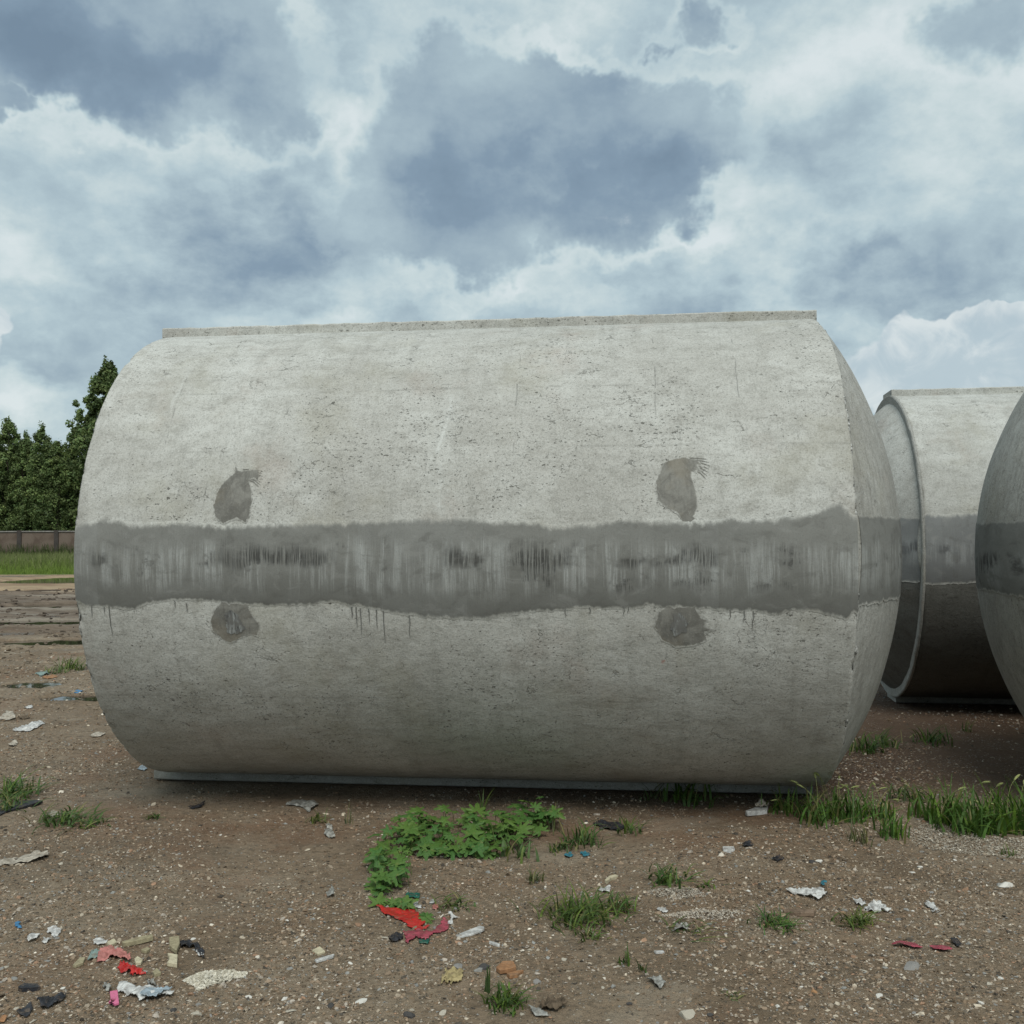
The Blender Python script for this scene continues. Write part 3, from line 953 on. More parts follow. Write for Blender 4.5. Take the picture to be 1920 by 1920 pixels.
    def patch(self, poly_px, mat, name='mortar_patch', off=0.0020, cell=0.0042, rag=0.010, feather=0.022):
        pts = np.array([self.hit(*p) for p in poly_px])
        s0, s1 = pts[:, 0].min() - .02, pts[:, 0].max() + .02
        t0, t1 = pts[:, 1].min() - .02, pts[:, 1].max() + .02
        ns = int((s1 - s0) / cell) + 1; nt = int((t1 - t0) * R / cell) + 1
        S, T = np.meshgrid(np.linspace(s0, s1, ns), np.linspace(t0, t1, nt), indexing='ij')
        cs = 0.25 * (S[1:, 1:] + S[:-1, 1:] + S[1:, :-1] + S[:-1, :-1]); ct = 0.25 * (T[1:, 1:] + T[:-1, 1:] + T[1:, :-1] + T[:-1, :-1])
        qs = cs + rag * VN1.fbm(cs * 22, ct * 40, 3); qt = ct + rag / R * VN2.fbm(cs * 30, ct * 30, 3)
        ins = np.zeros(qs.shape, bool)
        n = len(pts)
        for i in range(n):
            x1, y1 = pts[i]; x2, y2 = pts[(i + 1) % n]
            c = ((y1 > qt) != (y2 > qt)) & (qs < (x2 - x1) * (qt - y1) / (y2 - y1 + 1e-12) + x1)
            ins ^= c
        F = grid_faces(ns, nt)[ins.ravel()][:, ::-1]
        dm = np.full(S.shape, 1e9)
        for i in range(n):
            x1, y1 = pts[i]; x2, y2 = pts[(i + 1) % n]
            ex, ey = (x2 - x1), (y2 - y1) * R
            px_, py_ = S - x1, (T - y1) * R
            tt = np.clip((px_ * ex + py_ * ey) / (ex * ex + ey * ey + 1e-12), 0, 1)
            dm = np.minimum(dm, np.hypot(px_ - tt * ex, py_ - tt * ey))
        ce = np.clip(dm / feather, 0, 1).reshape(-1)
        P = self.cyl(S, T, R + self.disp(S, T) + off + 0.0008 * VN3.fbm(S * 30, T * 30, 3)).reshape(-1, 3)
        used = np.unique(F)
        mp = np.zeros(len(P), int); mp[used] = np.arange(len(used))
        link(name, fast_mesh(name, P[used], mp[F][:, ::-1], smooth=True, col=np.repeat(ce[used][:, None], 3, 1)), mat, self.root)

    def seam(self, side, r, sz=0.008):
        """rough bead of grout where a dome meets the shell"""
        n = 900
        a = np.linspace(0, 2 * math.pi, n, endpoint=False)
        b = np.clip(0.55 + 1.3 * VN1.fbm(a * 40, a * 0 + side, 4), 0.05, 1.4) * sz
        k = 6
        q = np.linspace(0, 2 * math.pi, k, endpoint=False)
        A, Q = np.meshgrid(a, q, indexing='ij')
        Bq = b[:, None] * (1 + 0.5 * VN2.fbm(A * 120, Q * 2, 2))
        off = 0.008 * VN3.fbm(A * 14, A * 0 + 2, 3)
        x = side * (self.L / 2 - 0.006) + Bq * np.cos(Q) + off
        rr = r + Bq * np.sin(Q)
        P = np.stack([x, rr * np.cos(A), ZC + rr * np.sin(A)], -1)
        link('seam_bead', fast_mesh('seam_bead', P.reshape(-1, 3), grid_faces(n, k, True), smooth=True), M_SEAM, self.root)


# --- main tank
LC = Vector((-2.222, 7.024, 0)); RC = Vector((1.8925, 6.5545, 0))
ctr = (LC + RC) / 2
ax = RC - LC
T1 = Tank((ctr.x, ctr.y, 0), math.atan2(ax.y, ax.x), ax.length, 1, False, True, True,
          'largest nearest concrete tank in the middle, whole length seen side on', (M_CONC, M_DOME, M_BAND), rib_in=(-0.095, 0.035, -0.14, -0.02), depths=(0.28, 0.51))


def sz_line(tank, pts):
    out = []
    for px, py in pts:
        s, th = tank.hit(px, py)
        out.append((s, ZC + R * math.sin(th)))
    out.sort()
    return out


TOPL = [(143, 985), (175, 976), (200, 966), (240, 975), (270, 985), (290, 978), (400, 979), (420, 984), (560, 978), (640, 976), (680, 975), (740, 972), (830, 968),
        (900, 971), (1000, 976), (1060, 983), (1100, 978), (1160, 971), (1220, 972), (1290, 975), (1380, 971), (1430, 972), (1500, 962), (1540, 952), (1562, 942), (1575, 940), (1588, 953), (1600, 965)]
BOTL = [(145, 1130), (160, 1136), (200, 1139), (240, 1143), (262, 1140), (285, 1130), (330, 1126), (400, 1127), (420, 1134), (460, 1135), (500, 1137), (600, 1133), (640, 1133),
        (680, 1140), (740, 1150), (800, 1157), (850, 1162), (900, 1160), (960, 1152), (1030, 1146), (1080, 1143), (1200, 1141), (1212, 1134), (1240, 1142), (1300, 1140),
        (1360, 1144), (1420, 1150), (1450, 1153), (1480, 1146), (1540, 1150), (1585, 1165), (1600, 1150)]
dr = []
for px, py, ln in ((328, 1133, .04), (350, 1138, .05), (660, 1145, .06), (668, 1145, .11), (676, 1147, .14), (692, 1148, .08), (706, 1150, .10), (719, 1152, .17), (768, 1160, .12), (172, 1140, .07), (205, 1142, .16), (196, 1142, .05),
                   (1369, 1150, .05), (1395, 1152, .06), (1412, 1153, .09), (1060, 1146, .05), (1106, 1146, .035), (1170, 1144, .05), (1178, 1144, .04)):
    s, th = T1.hit(px, py)
    dr.append((s, ZC + R * math.sin(th) + 0.02, ln, 0.0035))
T1.band(sz_line(T1, TOPL), sz_line(T1, BOTL), M_BAND, drips=dr)
T1.dome_band(1, 1.695, 1.245, M_BAND)
T1.dome_band(-1, 1.70, 1.23, M_BAND)
T1.seam(1, R - 0.016)
T1.seam(-1, R - 0.016)
T1.patch([(418, 984), (401, 968), (399, 945), (405, 925), (418, 903), (430, 893), (439, 886), (440, 866), (447, 880), (454, 883), (474, 879), (489, 882), (482, 886), (494, 898), (486, 897),
          (488, 904), (476, 897), (468, 900), (472, 915), (474, 940), (470, 962), (462, 984), (444, 972)], M_PATCH)
T1.patch([(1232, 940), (1228, 905), (1240, 875), (1250, 863), (1247, 858), (1256, 861), (1285, 856), (1310, 864), (1320, 876), (1308, 872), (1318, 886), (1306, 880), (1311, 890), (1297, 884),
          (1297, 895), (1306, 920), (1309, 945), (1302, 968), (1312, 984), (1282, 984), (1270, 962), (1248, 952)], M_PATCH)
T1.patch([(393, 1165), (400, 1145), (415, 1126), (462, 1126), (472, 1150), (480, 1162), (488, 1172), (484, 1194), (470, 1190), (450, 1198), (432, 1206), (415, 1198), (398, 1182)], M_PATCH)
T1.patch([(1226, 1175), (1233, 1150), (1250, 1135), (1302, 1134), (1316, 1158), (1326, 1162), (1322, 1174), (1345, 1182), (1322, 1186), (1328, 1200), (1300, 1211), (1265, 1213), (1240, 1200)], M_PATCH)
T1.patch([(422, 1150), (436, 1144), (450, 1160), (458, 1178), (448, 1190), (428, 1188), (424, 1170)], M_POCKET, 'hole_fill', off=0.0042, rag=0.02)
T1.patch([(1262, 1160), (1272, 1148), (1282, 1158), (1292, 1172), (1286, 1186), (1266, 1190), (1256, 1178)], M_POCKET, 'hole_fill', off=0.0042, rag=0.02)

# dry trowel strokes trailing off the upper patches
for (x0_, y0_, sc_) in ((464, 880, 0.85), (1298, 858, 1.0)):
    for k in range(7):
        yb = y0_ + k * 3.2 * sc_
        L_ = (36 - 2.0 * abs(k - 2)) * sc_
        dx, dy = L_, (3 + 3.4 * k) * sc_
        T1.patch([(x0_ - 8, yb - 1.2), (x0_ + dx * .5, yb - 1.1 + dy * .36), (x0_ + dx, yb + dy), (x0_ + dx * .5, yb + 1.0 + dy * .40), (x0_ - 8, yb + 1.4)], M_PATCH, off=0.0018, rag=0.0006, cell=0.002, feather=0.0012)

# --- tank behind on the right
T2L = Vector((3.70, 10.05, 0)); yaw2 = math.radians(-9)
c2 = T2L + Vector((math.cos(yaw2), math.sin(yaw2), 0)) * 2.07
T2 = Tank((c2.x, c2.y, 0), yaw2, 4.14, 2, True, True, True,
          'concrete tank standing furthest back, half hidden, with a rim round its end', (M_TWO, M_TWO_END, M_BAND_B), res=0.6, rib_in=(0.0, -0.02, 0.0, -0.02), depths=(0.66, 0.51), lip_w=0.07)
T2.band([(-2.1, 1.78), (-1.2, 1.80), (-0.6, 1.72), (0, 1.74), (2.1, 1.74)], [(-2.1, 1.18), (-1, 1.22), (2.1, 1.20)], M_BAND_B, n=500, rows=16)
T2.dome_band(-1, 1.75, 1.20, M_BAND_B, rad=R - 0.07)
T2.dome_band(1, 1.75, 1.20, M_BAND_B)

# --- tank cut by the right edge
T3L = Vector((3.509, 5.927, -0.06)); yaw3 = math.radians(4.15)
c3 = T3L + Vector((math.cos(yaw3), math.sin(yaw3), 0)) * 2.07
T3 = Tank((c3.x, c3.y, -0.06), yaw3, 4.14, 3, False, True, True,
          'concrete tank cut by the right edge, only its bulging smooth end in view', (M_CONC2, M_DOME, M_BAND), res=0.6, depths=(0.581, 0.51))
T3.band([(-2.1, 1.72), (2.1, 1.74)], [(-2.1, 1.20), (2.1, 1.20)], M_BAND, n=500, rows=16)
T3.dome_band(-1, 1.74, 1.30, M_BAND)
T3.dome_band(1, 1.72, 1.22, M_BAND)
T3.seam(-1, R - 0.016)


# ------------------------------------------------------------------ far wall
def box_mesh(name, sx, sy, sz, bev=0.0):
    x, y, z = sx / 2, sy / 2, sz
    vs = [(-x, -y, 0), (x, -y, 0), (x, y, 0), (-x, y, 0), (-x + bev, -y + bev, z), (x - bev, -y + bev, z), (x - bev, y - bev, z), (-x + bev, y - bev, z)]
    fs = [(3, 2, 1, 0), (4, 5, 6, 7), (0, 1, 5, 4), (1, 2, 6, 5), (2, 3, 7, 6), (3, 0, 4, 7)]
    me = bpy.data.meshes.new(name)
    me.from_pydata(vs, [], fs)
    me.update()
    return me


def simple_mat(name, c1, c2, scale=8.0, rough=0.85, bump=0.3, spec=0.25, attr=False, lo=0.35, hi=0.65, dist=0.01, trans=0.0):
    m, t, bs = new_mat(name)
    oc = t.n.new('ShaderNodeTexCoord').outputs['Object']
    n = t.noise(oc, scale, 5, 0.65, 0.3)
    c = t.mix(t.smooth(n, lo, hi), c1, c2)
    if attr:
        at = t.n.new('ShaderNodeAttribute')
        at.attribute_name = 'col'
        c = t.mix(1.0, c, at.outputs['Color'], 'MULTIPLY')
    t.put(bs.inputs['Base Color'], c)
    t.put(bs.inputs['Normal'], t.bump(n, bump, dist))
    bs.inputs['Roughness'].default_value = rough
    bs.inputs['Specular IOR Level'].default_value = spec
    if trans:
        tr = t.n.new('ShaderNodeBsdfTranslucent')
        t.put(tr.inputs['Color'], c)
        mx = t.n.new('ShaderNodeMixShader')
        mx.inputs[0].default_value = trans
        out = [n_ for n_ in m.node_tree.nodes if n_.type == 'OUTPUT_MATERIAL'][0]
        t.l.new(bs.outputs[0], mx.inputs[1]); t.l.new(tr.outputs[0], mx.inputs[2]); t.l.new(mx.outputs[0], out.inputs[0])
    return m


WALL_Y = 72.0
m_wall = simple_mat('weathered_render', (0.115, 0.085, 0.066), (0.175, 0.138, 0.110), 0.9, 0.95, 0.4)
m_post = simple_mat('dark_wall_post', (0.045, 0.040, 0.036), (0.075, 0.065, 0.058), 2.0)
m_cope = simple_mat('pale_coping', (0.16, 0.15, 0.14), (0.25, 0.24, 0.22), 2.0)
wall = empty('boundary_wall', (-34, WALL_Y, 0))
tag(wall, 'long brownish wall with dark posts between the tall grass and the trees', 'wall')
pm = box_mesh('panel', 2.28, 0.14, 2.24)
qm = box_mesh('post', 0.30, 0.30, 2.36)
cm = box_mesh('coping', 2.28, 0.26, 0.08, 0.01)
for i in range(22):
    xx = -24 + i * 2.6
    for me_, nm, mt, ox, oz in ((pm, 'panel', m_wall, 1.3, 0), (qm, 'post', m_post, 0, 0), (cm, 'coping', m_cope, 1.3, 2.243)):
        o = link(nm, me_, mt, wall)
        o.location = (xx + ox, 0, oz - 0.05)

# ------------------------------------------------------------------ trees behind the wall
m_leaf_far = simple_mat('tree_leaf', (0.100, 0.160, 0.065), (0.150, 0.215, 0.085), 1.0, 0.6, 0.0, 0.3, attr=True, trans=0.25)
m_bark = simple_mat('tree_bark', (0.06, 0.05, 0.04), (0.12, 0.10, 0.08), 6.0)


def crown_mesh(seed, H, r0, z0, ncl, per, leaf, top_sharp=1.0, dark=1.0):
    r = np.random.default_rng(seed)
    V = []; C = []
    # clump centres around the stem, radius shrinking towards the top
    u = r.random(ncl) ** 0.85
    zc = z0 + (H - z0) * u
    rad = r0 * (1 - u ** (2.2 + 2 * top_sharp)) * (0.6 + 0.48 * r.random(ncl)) + 0.12
    an = r.random(ncl) * 2 * math.pi
    q = np.sqrt(r.random(ncl) * 0.9 + 0.1)
    tip = r.random(ncl) < 0.10
    zc = np.where(tip, np.minimum(zc + 0.5, H + 0.15), zc)
    cx = rad * q * np.cos(an); cy = rad * q * np.sin(an)
    cs = (0.20 + 0.48 * r.random(ncl)) * np.where(tip, 0.7, 1.0) * (1 - 0.45 * u) * (r0 / 2.0) ** 0.4
    shade = 0.5 + 1.0 * r.random(ncl)
    n = ncl * per
    ci = np.repeat(np.arange(ncl), per)
    d = r.normal(size=(n, 3)); d /= np.linalg.norm(d, axis=1)[:, None]
    rr = cs[ci] * r.random(n) ** 0.4
    P = np.stack([cx[ci], cy[ci], zc[ci]], -1) + d * rr[:, None] * np.stack([np.ones(n), np.ones(n), np.where(tip[ci], 2.6, 1.0)], -1)
    # leaf quads, mostly facing outwards / up
    nrm = d + r.normal(size=(n, 3)) * 0.6 + np.array([0, 0, 0.35]); nrm /= np.linalg.norm(nrm, axis=1)[:, None]
    t1 = np.cross(nrm, r.normal(size=(n, 3))); t1 /= np.linalg.norm(t1, axis=1)[:, None]
    t2 = np.cross(nrm, t1)
    sz = leaf * (0.6 + 0.8 * r.random(n))[:, None]
    q0 = P - t1 * sz; q1 = P - t2 * sz * 0.55; q2 = P + t1 * sz; q3 = P + t2 * sz * 0.55
    V = np.stack([q0, q1, q2, q3], 1).reshape(-1, 3)
    F = np.arange(n * 4).reshape(-1, 4)
    hue = r.random(n)
    col = np.stack([0.85 + 0.5 * hue, 0.9 + 0.25 * hue, 0.8 + 0.2 * hue], -1) * (shade[ci] * dark * (0.85 + 0.3 * r.random(n)))[:, None]
    col = np.repeat(col, 4, 0)
    return fast_mesh('crown', V, F, False, col)


def trunk_mesh(seed, H, r):
    rg = np.random.default_rng(seed)
    n = 9; k = 8
    zs = np.linspace(-0.3, H * 0.93, n)
    rad = r * (1 - np.linspace(0, 1, n) * 0.9)
    ox = np.cumsum(rg.normal(size=n)) * 0.05; oy = np.cumsum(rg.normal(size=n)) * 0.05
    a = np.linspace(0, 2 * math.pi, k, endpoint=False)
    V = [np.stack([ox[:, None] + rad[:, None] * np.cos(a), oy[:, None] + rad[:, None] * np.sin(a), np.repeat(zs[:, None], k, 1)], -1).reshape(-1, 3)]
    F = [grid_faces(n, k, True)[:, ::-1]]
    c = n * k
    for b in range(16):
        i = rg.integers(2, n - 1); an = rg.random() * 6.28; L = (1 - zs[i] / H) * H * 0.22 + 0.5
        p0 = np.array([ox[i], oy[i], zs[i]]); p1 = p0 + np.array([math.cos(an) * L * 0.6, math.sin(an) * L * 0.6, L * 0.9])
        w = rad[i] * 0.35
        pv = np.array([p0 + [w, 0, 0], p0 + [0, w, 0], p0 - [w, 0, 0], p0 - [0, w, 0], p1 + [w * .2, 0, 0], p1 + [0, w * .2, 0], p1 - [w * .2, 0, 0], p1 - [0, w * .2, 0]])
        V.append(pv); F.append(np.array([[0, 1, 5, 4], [1, 2, 6, 5], [2, 3, 7, 6], [3, 0, 4, 7]]) + c); c += 8
    return fast_mesh('trunk', np.concatenate(V), np.concatenate(F), False)


variants = []
for k in range(4):
    variants.append((crown_mesh(40 + k, 10.0, 1.8, 0.8, 300, 60, 0.085, 0.7), trunk_mesh(60 + k, 10.0, 0.12)))
back_v = [(crown_mesh(50 + k, 9.6, 2.4, 0.5, 300, 50, 0.15, 1.4, 0.95), trunk_mesh(70 + k, 8.6, 0.16)) for k in range(2)]


def add_tree(loc, cr, tr, label, sc, group, name='tree'):
    r_ = empty(name, loc, random.random() * 6.28)
    r_.scale = sc
    tag(r_, label, 'tree', group)
    link('crown', cr, m_leaf_far, r_)
    link('trunk', tr, m_bark, r_)
    return r_


i = 0
x = -56.0
while x < -16:
    cr, tr = variants[i % 4]
    k = 0.92 + 0.2 * random.random()
    add_tree((x, 77.5 + random.uniform(-1.2, 1.2), 0), cr, tr, 'slender green tree in the dense row behind the brownish wall', (k, k, k * random.uniform(0.92, 1.06)),
             'slender trees behind the far wall', 'slender_tree')
    x += random.uniform(1.2, 1.6)
    i += 1
x = -58.0
while x < -14:
    cr, tr = back_v[i % 2]
    add_tree((x, 82 + random.uniform(-1, 1), 0), cr, tr, 'bushy dark tree filling the gaps behind the slender tree row', (1, 1, random.uniform(0.85, 1.0)),
             'bushy trees of the second row')
    x += 2.3
    i += 1
big = add_tree((-30.2, 76.4, 0), crown_mesh(90, 14.6, 2.9, 1.0, 560, 62, 0.13, 1.6, 0.85), trunk_mesh(91, 13.6, 0.22),
               'tallest dark leafy tree, rising above the row beside the tank', (1, 1, 1), None, 'tall_tree')

# ------------------------------------------------------------------ tall field grass
m_field = simple_mat('field_grass', (0.9, 0.9, 0.9), (1, 1, 1), 1.0, 0.7, 0.0, 0.2, attr=True, trans=0.3)


def field_blades(n, x0, x1, y0, y1, hfun, wid, colf, seed):
    r = np.random.default_rng(seed)
    X = r.uniform(x0, x1, n); Y = r.uniform(y0, y1, n)
    H = hfun(X, Y, r)
    a = r.random(n) * math.pi
    lean = r.normal(size=(n, 2)) * 0.22
    Z = height(X, Y)
    w = wid * (0.6 + 0.8 * r.random(n))
    dx = np.cos(a) * w; dy = np.sin(a) * w
    b0 = np.stack([X - dx, Y - dy, Z - 0.02], -1); b1 = np.stack([X + dx, Y + dy, Z - 0.02], -1)
    mx_, my_ = X + lean[:, 0] * H * 0.35, Y + lean[:, 1] * H * 0.35
    m0 = np.stack([mx_ - dx * 0.7, my_ - dy * 0.7, Z + H * 0.6], -1); m1 = np.stack([mx_ + dx * 0.7, my_ + dy * 0.7, Z + H * 0.6], -1)
    t0 = np.stack([X + lean[:, 0] * H - dx * .1, Y + lean[:, 1] * H, Z + H], -1); t1 = np.stack([X + lean[:, 0] * H + dx * .1, Y + lean[:, 1] * H, Z + H], -1)
    V = np.stack([b0, b1, m1, m0, t1, t0], 1).reshape(-1, 3)
    base = np.arange(n)[:, None] * 6
    F = np.concatenate([base + [0, 1, 2, 3], base + [3, 2, 4, 5]])
    col = np.repeat(colf(X, Y, r), 6, 0)
    return V, F, col


def fh(X, Y, r):
    k = sstep(Y, 49.5, 55)
    return (0.10 + 0.16 * r.random(len(X))) * (1 - k) + k * (0.35 + 0.55 * r.random(len(X)) ** 1.4) + 0.25 * np.clip(VN1.fbm(X * 0.4, Y * 0.4, 2), 0, 1) * k


def fc(X, Y, r):
    k = sstep(Y + r.normal(size=len(X)) * 1.5, 50, 57)[:, None]
    g1 = np.array([0.175, 0.250, 0.050]); g2 = np.array([0.185, 0.220, 0.080])
    pale = (r.random(len(X)) < 0.15 + 0.5 * np.clip(VN2.fbm(X * 0.5, Y * 0.5, 2), 0, 1))[:, None] * k
    return (g1 * (1 - k) + g2 * k) * (1 - pale) + np.array([0.24, 0.25, 0.12]) * pale * (0.7 + 0.6 * r.random((len(X), 1)))


V, F, C_ = field_blades(60000, -46, -6, 47.8, 71.5, fh, 0.022, fc, 5)
link('tall_grass', fast_mesh('tall_grass', V, F, False, C_), m_field, kind='stuff')['label'] = 'bright green field grass growing taller towards the far wall'
V, F, C_ = field_blades(7000, -46, -6, 70.0, 71.7, lambda X, Y, r: 0.5 + 1.0 * r.random(len(X)) ** 1.5, 0.03,
                        lambda X, Y, r: np.array([0.075, 0.10, 0.035]) * (0.7 + 0.6 * r.random((len(X), 1))), 6)
link('wall_weeds', fast_mesh('wall_weeds', V, F, False, C_), m_field, kind='stuff')['label'] = 'rank weeds growing up against the far wall'

# ------------------------------------------------------------------ gravel
m_grit = simple_mat('loose_grit', (0.75, 0.75, 0.75), (1, 1, 1), 90.0, 0.9, 0.0, 0.2, attr=True)
ICO = None


def pebbles(P, S, seed, cols, kind='octa', flat=0.55):
    r = np.random.default_rng(seed)
    n = len(P)
    if kind == 'octa':
        base = np.array([[1, 0, 0], [0, 1, 0], [-1, 0, 0], [0, -1, 0], [0, 0, 1], [0, 0, -1]], float)
        tri = np.array([[0, 1, 4], [1, 2, 4], [2, 3, 4], [3, 0, 4], [1, 0, 5], [2, 1, 5], [3, 2, 5], [0, 3, 5]])
        jit = 0.28
    else:
        g = (1 + 5 ** .5) / 2
        base = np.array([[-1, g, 0], [1, g, 0], [-1, -g, 0], [1, -g, 0], [0, -1, g], [0, 1, g], [0, -1, -g], [0, 1, -g], [g, 0, -1], [g, 0, 1], [-g, 0, -1], [-g, 0, 1]], float) / 1.9
        tri = np.array([[0, 11, 5], [0, 5, 1], [0, 1, 7], [0, 7, 10], [0, 10, 11], [1, 5, 9], [5, 11, 4], [11, 10, 2], [10, 7, 6], [7, 1, 8], [3, 9, 4], [3, 4, 2], [3, 2, 6], [3, 6, 8], [3, 8, 9],
                        [4, 9, 5], [2, 4, 11], [6, 2, 10], [8, 6, 7], [9, 8, 1]])
        jit = 0.16
    k = len(base)
    B = base[None] + r.normal(size=(n, k, 3)) * jit
    asp = np.stack([0.75 + 0.8 * r.random(n), 0.65 + 0.45 * r.random(n), flat * (0.6 + 0.8 * r.random(n))], -1)
    B = B * asp[:, None] * S[:, None, None]
    an = r.random(n) * 6.28; tl = r.normal(size=n) * 0.3
    ct, st = np.cos(tl)[:, None], np.sin(tl)[:, None]
    x, y, z = B[..., 0], B[..., 1], B[..., 2]
    x, z = x * ct + z * st, -x * st + z * ct
    ca, sa = np.cos(an)[:, None], np.sin(an)[:, None]
    B = np.stack([x * ca - y * sa, x * sa + y * ca, z], -1) + P[:, None]
    F = (np.arange(n)[:, None, None] * k + tri[None]).reshape(-1, 3)
    return B.reshape(-1, 3), F, np.repeat(cols, k, 0)


PAL = np.array([[.18, .13, .085], [.24, .18, .125], [.29, .24, .18], [.46, .40, .31], [.62, .57, .48], [.070, .060, .048], [.34, .30, .25], [.27, .17, .11], [.22, .22, .205], [.12, .09, .06]])
PW = np.array([.22, .20, .17, .040, .012, .09, .07, .05, .05, .09]); PW = PW / PW.sum()


def scatter(n, seed, ymin, ymax, smin, smax, p=2.0, xw=0.62, power=1.6):
    r = np.random.default_rng(seed)
    y = ymin * (ymax / ymin) ** (r.random(n) ** 1.0)
    x = r.uniform(-1, 1, n) * (xw * y + 0.7)
    dens = 0.42 + 1.2 * VN1.fbm(x * 0.9 + 5, y * 0.9, 3) + 0.7 * VN2.fbm(x * 3.5, y * 3.5, 3) + 0.45 * (1 - sstep(y, 3.2, 4.3))
    keep = r.random(n) < np.clip(dens, 0.07, 1)
    # leave the ground under the near tank clear
    loc = np.array([T1.Mi @ Vector((a, b, 0)) for a, b in zip(x[keep], y[keep])])
    x = x[keep]; y = y[keep]
    ok = ~((np.abs(loc[:, 0]) < T1.L / 2 + .05) & (np.abs(loc[:, 1]) < 0.22))
    x = x[ok]; y = y[ok]
    n = len(x)
    s = smin + (smax - smin) * r.random(n) ** p
    s = s * (0.55 + 0.11 * y)
    z = height(x, y) + s * 0.12
    ci = r.choice(len(PAL), n, p=PW)
    col = PAL[ci] * (0.95 + 0.5 * r.random((n, 1)))
    return np.stack([x, y, z], -1), s, col


parts = [pebbles(*(lambda a: (a[0], a[1], 21, a[2]))(scatter(330000, 1, 2.7, 14.0, 0.0020, 0.0078)), 'octa'),
         pebbles(*(lambda a: (a[0], a[1], 22, a[2]))(scatter(15000, 2, 2.7, 15.0, 0.006, 0.013)), 'ico')]
Vs, Fs, Cs, c = [], [], [], 0
for V, F, C_ in parts:
    Vs.append(V); Fs.append(F + c); Cs.append(C_); c += len(V)
# clods and lumps of churned mud further off
rq = np.random.default_rng(77)
n = 5200
y = 9.5 * (34 / 9.5) ** rq.random(n); x = -y * (0.30 + 0.28 * rq.random(n))
keep = rq.random(n) < np.clip(0.35 + 1.3 * VN2.fbm(x * 0.7, y * 0.9, 3), 0.04, 1)
x, y = x[keep], y[keep]; n = len(x)
sz_ = (0.008 + 0.035 * rq.random(n) ** 2.5) * (0.5 + y / 22)
wetc = sstep(y, 14, 19)[:, None]
cc = np.array([.22, .175, .125]) * (1 - wetc) + np.array([.10, .078, .060]) * wetc
cc = cc * (0.6 + 0.9 * rq.random((n, 1)))
V, F, C_ = pebbles(np.stack([x, y, height(x, y) + sz_ * 0.1], -1), sz_, 23, cc, 'ico', 0.5)
link('mud_clods', fast_mesh('mud_clods', V, F, False, C_), m_grit, kind='stuff')['label'] = 'clods of churned mud and stones on the wet ground at left'
link('gravel', fast_mesh('gravel', np.concatenate(Vs), np.concatenate(Fs), False, np.concatenate(Cs)), m_grit, kind='stuff')['label'] = 'fine brown and pale gravel strewn over the soil'


# ------------------------------------------------------------------ single stones
def rock_mesh(seed, flat=0.5, sub=2):
    import bmesh
    bm = bmesh.new()
    bmesh.ops.create_icosphere(bm, subdivisions=sub, radius=1.0)
    r = np.random.default_rng(seed)
    cuts = [(Vector(r.normal(size=3)).normalized(), 0.50 + 0.32 * r.random()) for _ in range(11)]
    ax_ = (1 + 0.35 * r.random(), 0.72 + 0.2 * r.random(), flat)
    for v in bm.verts:
        p = v.co.copy()
        for nrm, d in cuts:
            k = p.dot(nrm)
            if k > d:
                p -= nrm * (k - d)
        p *= 1 + 0.05 * (r.random() - 0.5)
        v.co = (p.x * ax_[0], p.y * ax_[1], p.z * ax_[2])
    me = bpy.data.meshes.new('stone')
    bm.to_mesh(me); bm.free()
    return me


STONE_M = {
    'white': simple_mat('white_stone', (0.52, 0.50, 0.45), (0.70, 0.68, 0.62), 60.0),
    'pale': simple_mat('pale_stone', (0.32, 0.29, 0.23), (0.50, 0.46, 0.38), 50.0),
    'grey': simple_mat('grey_stone', (0.17, 0.165, 0.155), (0.30, 0.29, 0.27), 50.0),
    'tan': simple_mat('tan_stone', (0.23, 0.175, 0.12), (0.36, 0.29, 0.21), 50.0),
    'dark': simple_mat('dark_stone', (0.035, 0.034, 0.034), (0.09, 0.085, 0.08), 50.0),
    'orange': simple_mat('orange_stone', (0.32, 0.16, 0.07), (0.42, 0.25, 0.13), 50.0)}
ROCKS = {}
for kk in STONE_M:
    for j in range(3):
        me = rock_mesh(len(ROCKS) * 17 + j + 3, 0.36 + 0.16 * j)
        me.materials.append(STONE_M[kk])
        ROCKS[(kk, j)] = me


def stone(px, py, size_px, kk, label=None, group=None, rz=None):
    p = G(px, py)
    d = math.hypot(p.x, p.y)
    sc = size_px / F_PX * d * 0.5
    o = bpy.data.objects.new('stone', ROCKS[(kk, random.randrange(3))])
    COL.objects.link(o)
    o.location = (p.x, p.y, p.z + sc * 0.05)
    o.rotation_euler = (random.uniform(-.2, .2), random.uniform(-.2, .2), random.uniform(0, 6.28) if rz is None else rz)
    o.scale = (sc, sc, sc)
    tag(o, label or 'small loose stone lying on the gravelly ground', 'stone', group)
    return o


stone(1885, 1662, 28, 'white', 'smooth white oval stone lying alone near the right edge', rz=0.3)
stone(1708, 1813, 34, 'grey', 'flat grey stone below the red plastic scraps at right')
stone(1649, 1868, 17, 'white', 'round whitish stone below the flat grey stone')
stone(1287, 1905, 34, 'pale', 'large flat pale stone near the bottom edge, right of centre')
stone(1330, 1904, 16, 'dark', 'dark pebble beside the large flat pale stone')
stone(1535, 1616, 15, 'white', 'cream stone beside a black lump, right of centre')
stone(1549, 1614, 12, 'tan', 'tan stone touching the cream stone, right of centre')
stone(1522, 1616, 18, 'dark', 'black lump left of the cream stone')
stone(1725, 1627, 13, 'white', 'small bright white stone right of the yellowish patch')
stone(1710, 1636, 11, 'white', 'smaller white stone just below left of another white stone')
stone(1526, 1861, 13, 'orange', 'small orange stone in the lower right gravel')
stone(1009, 1842, 18, 'grey', 'round grey stone right of the orange tile pieces')
